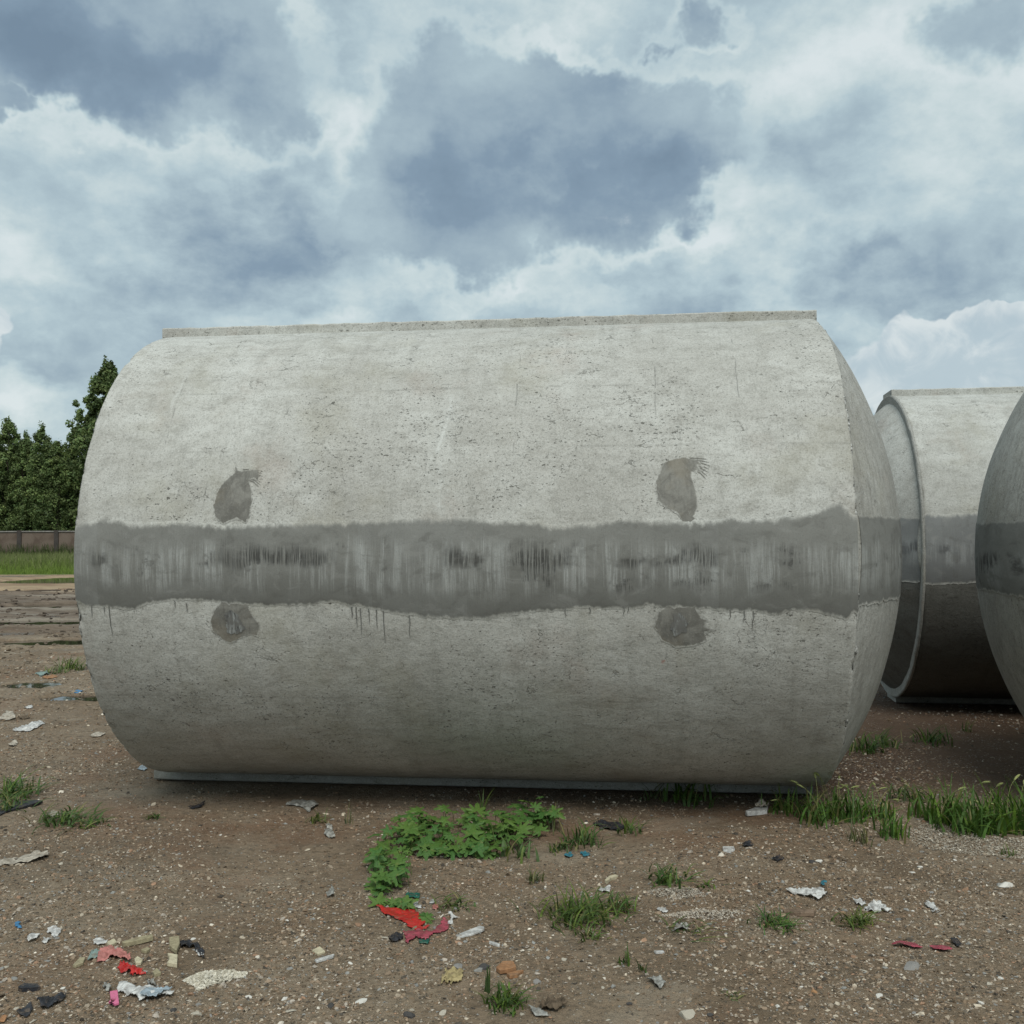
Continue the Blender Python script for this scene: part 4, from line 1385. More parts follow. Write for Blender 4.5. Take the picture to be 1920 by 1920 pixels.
stone(830, 1900, 24, 'pale', 'pale grey stone at the bottom, left of the low grass tuft')
stone(860, 1812, 26, 'grey', 'jagged light grey stone above the crumbly yellow lump')
stone(905, 1815, 26, 'dark', 'dark grey stone left of the orange tile pieces')
stone(1404, 1672, 12, 'white', 'tiny bright white pebble between the weeds, right of centre')
stone(676, 1878, 24, 'white', 'bluish white stone in the lower left gravel')
stone(466, 1870, 15, 'white', 'pinkish white pebble right of the pale chip heap')
stone(532, 1874, 15, 'white', 'white pebble further right of the pale chip heap')
stone(545, 1896, 18, 'pale', 'grey white pebble at the bottom below two white pebbles')
stone(370, 1902, 24, 'pale', 'light stone at the bottom, right of the black pebble')
stone(325, 1896, 18, 'dark', 'black pebble at the bottom left of a light stone')
stone(770, 1905, 28, 'dark', 'charcoal lump at the bottom beside a pale stone')
stone(620, 1885, 20, 'dark', 'dark brown lump left of the charcoal lump')
stone(1128, 1555, 14, 'dark', 'dark clod behind the leafy weeds by the tank')
random.seed(21)
for _ in range(115):
    py = 1920 - 470 * random.random() ** 1.5
    px = random.uniform(5, 1915)
    kk = random.choices(['white', 'pale', 'grey', 'tan', 'dark'], [2, 4, 4, 3, 0.5])[0]
    w = random.uniform(7, 15) * (0.55 + 0.45 * (py - 1450) / 470)
    if py < 1525 and 280 < px < 1560:
        continue
    stone(px, py, w, kk, {'white': 'small whitish pebble loose on the gravelly ground', 'pale': 'small pale buff pebble loose on the gravelly ground', 'grey': 'small grey pebble loose on the gravelly ground',
                          'tan': 'small tan pebble loose on the gravelly ground', 'dark': 'small blackish pebble loose on the gravelly ground'}[kk], kk + ' pebbles strewn on the ground')

# ------------------------------------------------------------------ weeds
m_grass = simple_mat('tuft_grass', (0.85, 0.85, 0.85), (1.1, 1.1, 1.1), 20.0, 0.55, 0.0, 0.3, attr=True, trans=0.3)
m_seed = simple_mat('foxtail_seed', (0.20, 0.23, 0.08), (0.34, 0.36, 0.16), 120.0, 0.9, 0.6, 0.1, dist=0.003)


def tuft_mesh(seed, W, H, n, droop=1.0, hue=(0.065, 0.125, 0.028), wid=0.0045):
    r = np.random.default_rng(seed)
    seg = 6
    V = []; F = []; C = []; c = 0
    for i in range(n):
        an = r.random() * 6.28
        bx, by = (r.normal() * W * 0.20, r.normal() * W * 0.22)
        L = H * (0.30 + 1.05 * r.random() ** 0.9)
        out = W * 0.5 * (0.25 + 0.9 * r.random())
        w = wid * (0.6 + 0.8 * r.random())
        u = np.linspace(0, 1, seg)
        hx = bx + np.cos(an) * out * u ** 1.5; hy = by + np.sin(an) * out * u ** 1.5
        dr = droop * (0.2 + 0.75 * r.random())
        hz = L * (u - dr * 0.62 * u ** 2.6)
        hz = np.maximum(hz, 0.004) - (u == 0) * 0.01
        sx_, sy_ = -np.sin(an), np.cos(an)
        ww = w * (1 - u ** 1.8) + 0.0005
        a = np.stack([hx - sx_ * ww, hy - sy_ * ww, hz], -1); b = np.stack([hx + sx_ * ww, hy + sy_ * ww, hz + ww * 0.5], -1)
        V.append(np.stack([a, b], 1).reshape(-1, 3))
        F.append(grid_faces(seg, 2) + c); c += seg * 2
        k = 0.7 + 0.65 * r.random()
        hc = np.array(hue) * k
        if r.random() < 0.13:
            hc = np.array([0.20, 0.19, 0.075]) * k
        elif r.random() < 0.3:
            hc = hc * np.array([1.5, 1.3, 0.9])
        C.append(np.repeat(hc[None], seg * 2, 0))
    return fast_mesh('grass_tuft', np.concatenate(V), np.concatenate(F), True, np.concatenate(C))


def seed_head_mesh(seed):
    """arched stalk ending in a bristly cylinder"""
    r = np.random.default_rng(seed)
    n = 12; k = 5
    u = np.linspace(0, 1, n)
    px = 0.10 * u ** 2.2; pz = 0.30 * u - 0.03 * u ** 6
    V = []; F = []
    a = np.linspace(0, 6.283, k, endpoint=False)
    rad = 0.0012 * np.ones(n)
    V.append(np.stack([px[:, None] + rad[:, None] * np.cos(a), rad[:, None] * np.sin(a), np.repeat(pz[:, None], k, 1)], -1).reshape(-1, 3))
    F.append(grid_faces(n, k, True)); c = n * k
    d = np.array([px[-1] - px[-2], 0, pz[-1] - pz[-2]]); d /= np.linalg.norm(d)
    p0 = np.array([px[-1], 0, pz[-1]])
    v = np.linspace(0, 1, 9)
    rr = 0.0062 * np.sin(np.pi * (0.12 + 0.86 * v)) ** 0.6
    e1 = np.array([0, 1, 0]); e2 = np.cross(d, e1)
    k2 = 8; a2 = np.linspace(0, 6.283, k2, endpoint=False)
    P = p0 + d * (v[:, None, None] * 0.055) + (rr[:, None] * (1 + 0.25 * r.random((9, k2))))[..., None] * (np.cos(a2)[None, :, None] * e1 + np.sin(a2)[None, :, None] * e2)
    P[:, :, 2] -= (v ** 2 * 0.012)[:, None]
    V.append(P.reshape(-1, 3)); F.append(grid_faces(9, k2, True) + c)
    return fast_mesh('seed_head', np.concatenate(V), np.concatenate(F), True)


HEADS = [seed_head_mesh(i) for i in range(3)]
for me in HEADS:
    me.materials.append(m_seed)


def tuft(px, py, wpx, hpx, n, label, heads=0, droop=1.0, hue=(0.065, 0.125, 0.028), wid=0.0042):
    p = G(px, py)
    d = math.hypot(p.x, p.y)
    k = d / F_PX
    W, H = wpx * k, hpx * k
    o = link('grass_tuft', tuft_mesh(int(px * 7 + py), W, H, n, droop, hue, wid), m_grass)
    o.location = (p.x, p.y, p.z - 0.004)
    tag(o, label, 'grass tuft', 'grass tufts on the yard')
    for i in range(heads):
        h = bpy.data.objects.new('seed_head', HEADS[i % 3])
        COL.objects.link(h)
        h.parent = o
        h.location = (random.uniform(-.4, .4) * W, random.uniform(-.3, .3) * W, 0)
        h.rotation_euler = (random.uniform(-.25, .25), random.uniform(-.25, .25), random.uniform(0, 6.28))
        s_ = H / 0.30 * random.uniform(0.85, 1.25)
        h.scale = (1, 1, s_)
    return o


GR = (0.075, 0.150, 0.030)
tuft(1285, 1503, 120, 62, 60, 'grass tuft with two foxtails against the foot of the tank', 2, wid=0.006)
tuft(1222, 1497, 70, 32, 16, 'sparse thin grass left of the foxtail tuft at the tank foot', 1, 1.3, (0.11, 0.14, 0.06))
tuft(1466, 1522, 60, 46, 50, 'narrow grass tuft just right of the folded white scrap', 1, hue=GR)
tuft(1528, 1538, 100, 64, 95, 'thick foxtail grass at the tank\'s lower right corner', 5, hue=GR, wid=0.0055)
tuft(1592, 1535, 96, 66, 90, 'foxtail grass clump standing right behind the tank corner', 5, hue=GR, wid=0.0055)
tuft(1652, 1532, 70, 46, 50, 'foxtail grass clump at the right end of the corner grass', 3, hue=GR, wid=0.0055)
tuft(1672, 1568, 60, 52, 60, 'short upright tuft in front of the corner grass', 0, hue=GR)
tuft(1612, 1578, 50, 40, 34, 'wispy pale grass in front of the corner grass', 0, 0.7, (0.12, 0.14, 0.06), 0.003)
tuft(1765, 1540, 104, 68, 100, 'leftmost clump of the grass bank under the right tank', 2, hue=GR, wid=0.0065)
tuft(1818, 1560, 104, 74, 115, 'front clump of the grass bank under the right tank', 2, hue=GR, wid=0.0065)
tuft(1868, 1556, 104, 74, 115, 'right clump of the grass bank under the right tank', 3, hue=GR, wid=0.0065)
tuft(1925, 1552, 116, 80, 115, 'grass clump of the bank cut by the right edge', 4, hue=GR, wid=0.0065)
tuft(1705, 1500, 120, 40, 60, 'low thin grass between the corner grass and the bank', 2, 1.2, hue=(0.06, 0.10, 0.03))
tuft(1620, 1408, 80, 36, 80, 'low grass in the shade behind the tank\'s right end', 0, 1.2, (0.05, 0.10, 0.02))
tuft(1655, 1398, 70, 30, 60, 'small grass tuft right of the shaded low grass', 0, 1.2, (0.05, 0.10, 0.02))
tuft(1745, 1392, 80, 32, 60, 'small grass tuft on red soil between the two rear tanks', 0, 1.1, (0.05, 0.10, 0.02))
tuft(1815, 1372, 30, 24, 14, 'thin upright sprig on the red soil near the rear tank', 0, 0.7, (0.05, 0.10, 0.02))
tuft(1085, 1722, 150, 48, 210, 'widest spreading grass tuft in the middle foreground', 0, 1.5, (0.075, 0.125, 0.030), 0.0034)
tuft(1162, 1704, 64, 34, 70, 'small bushy tuft right of the widest spreading tuft', 0, 1.2, (0.065, 0.12, 0.03), 0.003)
tuft(1100, 1758, 70, 26, 40, 'sparse blades in front of the widest spreading tuft', 0, 1.3, (0.075, 0.12, 0.03), 0.003)
tuft(1250, 1652, 100, 40, 60, 'weedy tuft right of the centre, above a long trailing blade', 0, 1.2, (0.06, 0.115, 0.03))
tuft(1325, 1664, 70, 16, 16, 'trailing blades to the right of the weedy tuft', 0, 1.6, (0.07, 0.125, 0.03))
tuft(1280, 1748, 120, 24, 26, 'flat trailing grass by the grey film scrap', 0, 1.6, (0.07, 0.11, 0.03), 0.003)
tuft(1452, 1732, 74, 20, 90, 'low dense grass pad left of the splintered stick', 0, 1.5, (0.06, 0.12, 0.03), 0.003)
tuft(1605, 1730, 70, 26, 90, 'low yellow green grass pad under the white crumpled litter', 0, 1.3, (0.085, 0.125, 0.03), 0.003)
tuft(950, 1884, 96, 46, 90, 'low grass tuft at the bottom with one long leaning blade', 0, 1.35, (0.065, 0.12, 0.028), 0.0034)
tuft(916, 1862, 14, 46, 9, 'single tall blade left of the bottom grass tuft', 0, 0.2, (0.07, 0.12, 0.04))
tuft(1172, 1808, 30, 44, 16, 'small upright grass sprig right of the orange tile', 0, 0.8, (0.06, 0.115, 0.03), 0.003)
tuft(1206, 1818, 40, 34, 7, 'few arching blades right of the upright sprig', 0, 1.2, (0.07, 0.13, 0.035))
tuft(1000, 1652, 44, 26, 34, 'thin pale tuft below the leafy weeds', 0, 0.9, (0.085, 0.11, 0.045), 0.0025)
tuft(848, 1700, 80, 26, 46, 'creeping weed right of the small leafy seedling', 0, 1.5, (0.075, 0.125, 0.035), 0.004)
tuft(1092, 1580, 90, 44, 60, 'grass right of the leafy weeds', 0, 1.1, (0.07, 0.125, 0.035))
tuft(1180, 1560, 70, 34, 34, 'small grass tuft right of the black scrap by the tank', 0, 1.1, (0.07, 0.125, 0.035))
tuft(1050, 1592, 60, 24, 40, 'low creeping grass at the right foot of the leafy weeds', 0, 1.4, (0.06, 0.11, 0.03))
tuft(22, 1492, 110, 42, 130, 'grass patch at the left edge above the black strip', 0, 1.2, (0.065, 0.125, 0.03))
tuft(10, 1520, 80, 30, 80, 'grass patch at the left edge below the first patch', 0, 1.3, (0.06, 0.115, 0.03))
tuft(118, 1538, 100, 26, 90, 'grass behind the small white rag at left', 0, 1.3, (0.065, 0.12, 0.03))
tuft(160, 1548, 80, 20, 60, 'low sprawling grass right of the small white rag at left', 0, 1.5, (0.065, 0.12, 0.03))
tuft(286, 1534, 36, 14, 34, 'tiny grass tuft below the foot of the tank at left', 0, 1.2, (0.055, 0.115, 0.03), 0.003)
tuft(592, 1540, 56, 22, 40, 'small tuft right of the folded grey film', 0, 1.2, (0.085, 0.125, 0.035), 0.003)
tuft(652, 1545, 26, 34, 7, 'two thin stalks right of the small tuft', 0, 0.6, (0.11, 0.14, 0.07), 0.0025)
tuft(132, 1256, 66, 28, 120, 'grass tuft beside the left end of the tank', 0, 1.1, (0.085, 0.135, 0.04))
tuft(105, 1262, 50, 16, 50, 'low grass left of the tuft at the tank end', 0, 1.3, (0.085, 0.135, 0.04))
tuft(1375, 1868, 40, 10, 30, 'pale green moss-like tuft in the lower right gravel', 0, 1.6, (0.13, 0.16, 0.07), 0.003)
tuft(1890, 1605, 30, 20, 20, 'tiny tuft at the right edge on the pale chips', 0, 1.0, (0.07, 0.115, 0.035), 0.003)


# broad-leaved weeds: palmate leaves, each its own part
def leaf_mesh(seed, lobes=7):
    r = np.random.default_rng(seed)
    pts = [(0, 0, 0)]
    angs = np.linspace(-2.15, 2.15, lobes)
    ring = []
    for i, a in enumerate(angs):
        L = (1.0 - 0.16 * abs(a)) * (0.92 + 0.16 * r.random())
        if i == 0:
            ring.append((a - 0.35, 0.22))
        ring += [(a - 0.23, L * 0.62), (a - 0.15, L * 0.86), (a, L), (a + 0.15, L * 0.86), (a + 0.23, L * 0.62)]
        if i < lobes - 1:
            ring.append((a + (angs[1] - angs[0]) / 2, L * 0.50))
        else:
            ring.append((a + 0.35, 0.22))
    vs = [(0, 0, 0)]
    n = len(ring)
    for (a, L) in ring:
        vs.append((L * 0.5 * math.sin(a), L * 0.5 * math.cos(a), 0.045 * math.sin(a * 3) * 0.5 + 0.02 * L))
    for (a, L) in ring:
        near = min(abs(a - q) for q in angs)
        vs.append((L * math.sin(a), L * math.cos(a), -0.16 * L * L + (0.05 if near < 0.05 else 0.0) + 0.03 * r.normal()))
    fs = [(0, 1 + i, 2 + i) for i in range(n - 1)]
    fs += [(1 + i, 1 + n + i, 2 + n + i, 2 + i) for i in range(n - 1)]
    me = bpy.data.meshes.new('leaf')
    me.from_pydata([(x * 0.5, y * 0.5, z * 0.5) for x, y, z in vs], [], [f[::-1] for f in fs])
    me.polygons.foreach_set('use_smooth', [True] * len(me.polygons))
    me.update()
    return me


def leaf_mat(name, k):
    m, t, bs = new_mat(name)
    oc = t.n.new('ShaderNodeTexCoord').outputs['Object']
    X, Y, Z = t.sep(oc)
    ang = t.m('ARCTAN2', X, t.add(Y, 0.0001))
    vein = t.smooth(t.m('ABSOLUTE', t.m('SINE', t.mul(ang, 4.38))), 0.0, 0.16, 1.0, 0.0)
    n = t.noise(oc, 14.0, 4)
    oi = t.n.new('ShaderNodeObjectInfo')
    c = t.mix(t.smooth(n, 0.3, 0.7), (0.035 * k, 0.098 * k, 0.022 * k), (0.060 * k, 0.135 * k, 0.032 * k))
    c = t.mix(t.mul(oi.outputs['Random'], 0.6), c, (0.105 * k, 0.165 * k, 0.030 * k))
    c = t.mix(t.mul(t.smooth(t.noise(t.n.new('ShaderNodeNewGeometry').outputs['Position'], 45.0, 3), 0.58, 0.7), 0.6), c, (0.20, 0.19, 0.06))
    c = t.mix(t.mul(vein, 0.35), c, (0.13, 0.20, 0.07))
    t.put(bs.inputs['Base Color'], c)
    bs.inputs['Roughness'].default_value = 0.5
    bs.inputs['Specular IOR Level'].default_value = 0.3
    t.put(bs.inputs['Normal'], t.bump(t.sub(n, vein), 0.4, 0.01))
    tr = t.n.new('ShaderNodeBsdfTranslucent')
    t.put(tr.inputs['Color'], c)
    mx = t.n.new('ShaderNodeMixShader')
    mx.inputs[0].default_value = 0.22
    out = [n_ for n_ in m.node_tree.nodes if n_.type == 'OUTPUT_MATERIAL'][0]
    t.l.new(bs.outputs[0], mx.inputs[1]); t.l.new(tr.outputs[0], mx.inputs[2]); t.l.new(mx.outputs[0], out.inputs[0])
    return m


LEAVES = [leaf_mesh(i, 5 + 2 * (i % 2)) for i in range(5)]
M_LEAF = leaf_mat('weed_leaf', 1.3)
for me in LEAVES:
    me.materials.append(M_LEAF)
m_stem = simple_mat('weed_stem', (0.08, 0.12, 0.03), (0.13, 0.16, 0.05), 20.0, 0.7, 0.0)


def leafy_weed(spots, nleaf, hmax, size, label, seed):
    rg = random.Random(seed)
    c = spots[len(spots) // 2]
    p0 = G(*c[:2])
    root = empty('leafy_weed', (p0.x, p0.y, p0.z))
    tag(root, label, 'weed')
    SV = []; SF = []; cnt = 0
    for i in range(nleaf):
        px, py, wx, wy, hk = rg.choice(spots)
        q = G(px + rg.uniform(-wx, wx), py + rg.uniform(-wy, wy))
        h = hmax * hk * (0.25 + 0.75 * rg.random())
        o = bpy.data.objects.new('leaf', LEAVES[rg.randrange(5)])
        COL.objects.link(o)
        o.parent = root
        loc = Vector((q.x - p0.x, q.y - p0.y, q.z - p0.z + h))
        o.location = loc
        s_ = size * rg.uniform(0.4, 1.25)
        o.scale = (s_, s_, s_)
        # leaf looks up and a little to the viewer, tip outwards
        az = rg.uniform(0, 6.28)
        o.rotation_euler = (rg.uniform(-0.25, 0.75), rg.uniform(-0.35, 0.35), 0)
        o.rotation_euler.rotate_axis('Z', az)
        b = Vector((loc.x + rg.uniform(-.04, .04), loc.y + rg.uniform(-.03, .05), q.z - p0.z - 0.01))
        w = 0.0016
        vs = []
        for t_ in (0, 0.5, 1):
            m_ = b.lerp(loc, t_) + Vector((0, 0, 0.01 * (t_ == 0.5)))
            vs += [m_ + Vector((-w, 0, 0)), m_ + Vector((w, 0, 0)), m_ + Vector((0, w * 1.7, 0))]
        SV += [tuple(v) for v in vs]
        for a_ in range(2):
            for e in range(3):
                SF.append((cnt + a_ * 3 + e, cnt + a_ * 3 + (e + 1) % 3, cnt + a_ * 3 + 3 + (e + 1) % 3, cnt + a_ * 3 + 3 + e))
        cnt += 9
    mesh_obj('stem', SV, SF, m_stem, root, kind='stuff')
    return root


leafy_weed([(800, 1572, 45, 20, .7), (860, 1580, 50, 22, .8), (920, 1578, 50, 24, 1.0), (980, 1562, 45, 18, 1.0), (1005, 1552, 25, 12, 1.0), (880, 1600, 35, 10, .4), (770, 1580, 30, 12, .5), (840, 1560, 60, 12, .8), (935, 1592, 40, 14, .8), (960, 1575, 40, 16, .8), (850, 1590, 60, 16, .7), (775, 1568, 40, 12, .8), (1022, 1556, 22, 14, .8), (820, 1604, 30, 8, .4), (905, 1606, 30, 8, .4)],
           165, 0.145, 0.15, 'broad patch of lobed-leaf weeds in front of the tank', 3)
leafy_weed([(735, 1625, 34, 22, .9), (732, 1655, 34, 22, .9), (720, 1672, 24, 12, .6), (752, 1600, 28, 12, 1.0)], 56, 0.13, 0.145, 'darker clump of lobed-leaf weeds at the left front of the patch', 4)
leafy_weed([(730, 1698, 28, 10, .7), (752, 1704, 14, 8, .6)], 16, 0.06, 0.125, 'small leafy seedling above the red plastic film', 5)
leafy_weed([(793, 1724, 8, 5, .6)], 5, 0.05, 0.115, 'tiny leafy seedling in the fold of the red plastic film', 6)


tuft(900, 1528, 50, 48, 12, 'upright grass blades rising behind the broad leafy weeds', 0, 0.7, (0.085, 0.14, 0.04))
tuft(972, 1606, 80, 46, 26, 'broad grass blades at the front right of the leafy weeds', 0, 1.1, (0.09, 0.15, 0.05), 0.007)
tuft(748, 1572, 70, 40, 18, 'pale thin grass at the left of the broad leafy weeds', 0, 0.9, (0.13, 0.16, 0.07), 0.003)
tuft(826, 1556, 60, 36, 16, 'thin grass blades among the broad leafy weeds', 0, 0.8, (0.10, 0.15, 0.05))
tuft(1040, 1560, 30, 56, 5, 'leaning dry stalks right of the broad leafy weeds', 0, 0.5, (0.20, 0.20, 0.11), 0.003)

# ------------------------------------------------------------------ litter
def col_mat(name, c, rough=0.6, k=0.6, scale=25.0, spec=0.4, trans=0.0, bump=0.5):
    m = simple_mat(name, tuple(v * k for v in c), c, scale, rough, bump, spec, lo=0.4, hi=0.6, dist=0.004, trans=trans)
    t = NT(m.node_tree)
    bs = m.node_tree.nodes['Principled BSDF']
    src = bs.inputs['Base Color'].links[0].from_socket
    pos = t.n.new('ShaderNodeNewGeometry').outputs['Position']
    dirt = t.smooth(t.noise(pos, 38.0, 5, 0.7), 0.50, 0.66)
    t.put(bs.inputs['Base Color'], t.mix(t.mul(dirt, 0.55), src, (0.17, 0.125, 0.085)))
    return m


MT = {
    'red_film': col_mat('red_film', (0.60, 0.035, 0.030), 0.35, 0.7, trans=0.2),
    'pink_film': col_mat('pink_film', (0.50, 0.10, 0.14), 0.4, 0.6, trans=0.2),
    'faded_pink': col_mat('faded_pink_film', (0.58, 0.23, 0.20), 0.5, 0.7, trans=0.15),
    'white_film': col_mat('white_film', (0.82, 0.82, 0.79), 0.4, 0.62, trans=0.3),
    'grey_film': col_mat('grey_film', (0.50, 0.50, 0.46), 0.4, 0.5, trans=0.3),
    'blue_film': col_mat('pale_blue_film', (0.50, 0.60, 0.66), 0.35, 0.7, trans=0.3),
    'rag': col_mat('dirty_rag', (0.46, 0.42, 0.35), 0.95, 0.6, 40.0, 0.1),
    'black': col_mat('black_rubber', (0.022, 0.024, 0.030), 0.6, 0.5),
    'green': col_mat('green_twine', (0.015, 0.12, 0.085), 0.6, 0.5),
    'grey_green': col_mat('grey_green_film', (0.24, 0.33, 0.30), 0.5, 0.6),
    'teal': col_mat('teal_scrap', (0.03, 0.19, 0.25), 0.6, 0.6),
    'blue': col_mat('blue_scrap', (0.05, 0.20, 0.38), 0.6, 0.7),
    'pink_tag': col_mat('pink_plastic', (0.62, 0.16, 0.28), 0.4, 0.9),
    'shard': col_mat('olive_shard', (0.34, 0.30, 0.19), 0.8, 0.75, 50.0, 0.2),
    'cream': col_mat('cream_shard', (0.52, 0.47, 0.33), 0.8, 0.8, 50.0, 0.2),
    'tile': col_mat('orange_tile', (0.34, 0.18, 0.09), 0.85, 0.7, 40.0, 0.2),
    'wood': col_mat('weathered_wood', (0.22, 0.16, 0.115), 0.9, 0.55, 30.0, 0.1),
    'yellow': col_mat('yellow_crumb', (0.40, 0.33, 0.17), 0.9, 0.6, 60.0, 0.1),
    'mud': col_mat('mud_clod', (0.13, 0.10, 0.07), 0.95, 0.5, 40.0, 0.1)}


def inside(qx, qy, pts):
    ins = np.zeros(qx.shape, bool)
    n = len(pts)
    for i in range(n):
        x1, y1 = pts[i]; x2, y2 = pts[(i + 1) % n]
        c = ((y1 > qy) != (y2 > qy)) & (qx < (x2 - x1) * (qy - y1) / (y2 - y1 + 1e-12) + x1)
        ins ^= c
    return ins


def sheet(name, poly, mat, label, cat='litter', amp=0.012, fold=28.0, rag=0.004, cell=None, parent=None, lift=0.006, thick=0.0025, seed=0):
    """crumpled flexible sheet lying on the ground inside an outline"""
    g = [G(*p) for p in poly]
    pts = np.array([(p.x, p.y) for p in g])
    o0 = pts.mean(0); z0 = float(height(*o0))
    P = pts - o0
    ext = (P.max(0) - P.min(0))
    cell = cell or max(0.003, ext.max() / 60)
    nx = max(6, int(ext[0] / cell) + 2); ny = max(6, int(ext[1] / cell) + 2)
    X, Y = np.meshgrid(np.linspace(P[:, 0].min(), P[:, 0].max(), nx), np.linspace(P[:, 1].min(), P[:, 1].max(), ny), indexing='ij')
    so = seed * 5.1 + poly[0][0] * 0.13
    amp = amp * 0.55; fold = fold * 0.62; rag = rag * 1.5
    cx = 0.25 * (X[1:, 1:] + X[:-1, 1:] + X[1:, :-1] + X[:-1, :-1]); cy = 0.25 * (Y[1:, 1:] + Y[:-1, 1:] + Y[1:, :-1] + Y[:-1, :-1])
    ins = inside(cx + rag * VN1.fbm(cx * 60 + so, cy * 40, 3) * 2, cy + rag * 2 * VN2.fbm(cx * 60 + so, cy * 40, 3), P)
    cr_ = VN1.fbm(X * fold + so, Y * fold * 0.6 + so, 4)
    Z = np.abs(cr_) ** 0.8 * amp * 2.4 + 0.35 * amp * VN3(X * fold * 2.5, Y * fold * 2.5 + so)
    gz = height(X + o0[0], Y + o0[1]) - z0
    # edges come down to the soil
    Z = gz + lift + np.clip(Z, 0, None)
    V = np.stack([X, Y, Z], -1).reshape(-1, 3)
    F = grid_faces(nx, ny)[ins.ravel()][:, ::-1]
    if len(F) == 0:
        return None
    used = np.unique(F)
    mp = np.zeros(len(V), int); mp[used] = np.arange(len(used))
    V = V[used]; F = mp[F]
    # give it real thickness: mirrored underside plus rim
    from collections import Counter
    n = len(V)
    V2 = V.copy(); V2[:, 2] -= thick
    allF = [F, F[:, ::-1] + n]
    e = Counter()
    d_ = {}
    for f in F:
        for k in range(4):
            a, b = int(f[k]), int(f[(k + 1) % 4])
            e[(min(a, b), max(a, b))] += 1
            d_[(min(a, b), max(a, b))] = (a, b)
    rim = np.array([[d_[q][1], d_[q][0], d_[q][0] + n, d_[q][1] + n] for q, c in e.items() if c == 1])
    allF.append(rim)
    o = link(name, fast_mesh(name, np.concatenate([V, V2]), np.concatenate(allF)[:, ::-1], True), mat, parent)
    o.location = (o0[0], o0[1], z0)
    if label:
        tag(o, label, cat)
    return o


def slab(name, poly, mat, label, cat='litter', thick=0.012, tilt=0.0, lift=0.004, curve=0.0, hole=None):
    """hard flat piece with an outline, given thickness and a slight curve"""
    g = [G(*p) for p in poly]
    pts = np.array([(p.x, p.y) for p in g])
    o0 = pts.mean(0); z0 = float(height(*o0))
    P = pts - o0
    import bmesh
    bm = bmesh.new()
    top = [bm.verts.new((x, y, lift + thick + tilt * x + curve * (0.03 ** 2 - x * x) * 10)) for x, y in P]
    bot = [bm.verts.new((x * 1.02, y * 1.02, lift - 0.004 + tilt * x)) for x, y in P]
    n = len(P)
    ftop = bm.faces.new(top); bm.faces.new(bot[::-1])
    for i in range(n):
        bm.faces.new((top[i], bot[i], bot[(i + 1) % n], top[(i + 1) % n]))
    bmesh.ops.recalc_face_normals(bm, faces=bm.faces)
    bmesh.ops.bevel(bm, geom=[e for e in bm.edges], offset=min(0.0015, thick * 0.3), segments=1, affect='EDGES')
    me = bpy.data.meshes.new(name)
    bm.to_mesh(me); bm.free()
    o = link(name, me, mat)
    o.location = (o0[0], o0[1], z0)
    tag(o, label, cat)
    return o


# red film and what lies round it
sheet('plastic_film', [(703, 1703), (740, 1706), (775, 1706), (800, 1728), (790, 1742), (806, 1738), (788, 1750), (770, 1742), (752, 1728), (725, 1718)], MT['red_film'],
      'bright red plastic film torn into a long strip below the leafy weeds', 'plastic scrap', 0.010)
sheet('plastic_film', [(760, 1758), (756, 1748), (772, 1752), (785, 1746), (808, 1750), (822, 1740), (832, 1724), (842, 1730), (840, 1746), (812, 1754), (800, 1766), (780, 1760), (762, 1772)], MT['pink_film'],
      'crumpled pinkish red plastic film below the bright red strip', 'plastic scrap', 0.010)
sheet('twine_knot', [(762, 1676), (790, 1678), (786, 1688), (764, 1686)], MT['green'], 'knot of dark green twine right of the leafy seedling', 'twine', 0.010, 70)
sheet('twine_knot', [(786, 1764), (806, 1762), (804, 1772), (788, 1772)], MT['green'], 'short bit of green twine below the pink film', 'twine', 0.006, 70)
sheet('plastic_scrap', [(732, 1758), (752, 1752), (758, 1760), (744, 1768), (730, 1768)], MT['black'], 'crumpled dark scrap left of the pink film', 'plastic scrap', 0.016, 60)
slab('plastic_strip', [(853, 1754), (900, 1741), (908, 1744), (908, 1749), (858, 1760), (853, 1758)], MT['white_film'], 'straight white plastic strip with a hole right of the red film', 'plastic strip', 0.005, 0, 0.004)
sheet('plastic_scrap', [(841, 1716), (850, 1722), (862, 1722), (848, 1728), (850, 1736), (840, 1736), (844, 1726)], MT['white_film'], 'twisted bright white scrap above the white strip', 'plastic scrap', 0.014, 50)
for i, (x_, y_) in enumerate([(780, 1694), (784, 1701), (812, 1692), (775, 1700)]):
    sheet('paper_crumb', [(x_ - 7, y_ + 3), (x_, y_ - 3), (x_ + 7, y_ - 1), (x_ + 3, y_ + 4)], MT['white_film'], 'tiny white crumb of paper above the red film', 'paper crumb', 0.006, 60)['group'] = 'white crumbs above the red film'
sheet('plastic_scrap', [(811, 1700), (819, 1697), (822, 1704), (814, 1707)], MT['faded_pink'], 'tiny pink scrap right of the white crumbs', 'plastic scrap', 0.008, 60)
slab('plastic_strip', [(918, 1768), (938, 1773), (936, 1777), (917, 1771)], MT['white_film'], 'short white splinter right of the long white strip', 'plastic strip', 0.006)
slab('plastic_strip', [(590, 1803), (627, 1793), (625, 1798), (594, 1807)], MT['white_film'], 'narrow whitish strip in the gravel at lower left', 'plastic strip', 0.006)
slab('shard', [(585, 1785), (600, 1780), (610, 1788), (596, 1792)], MT['cream'], 'thin cream shard above the narrow whitish strip', 'shard', 0.006)

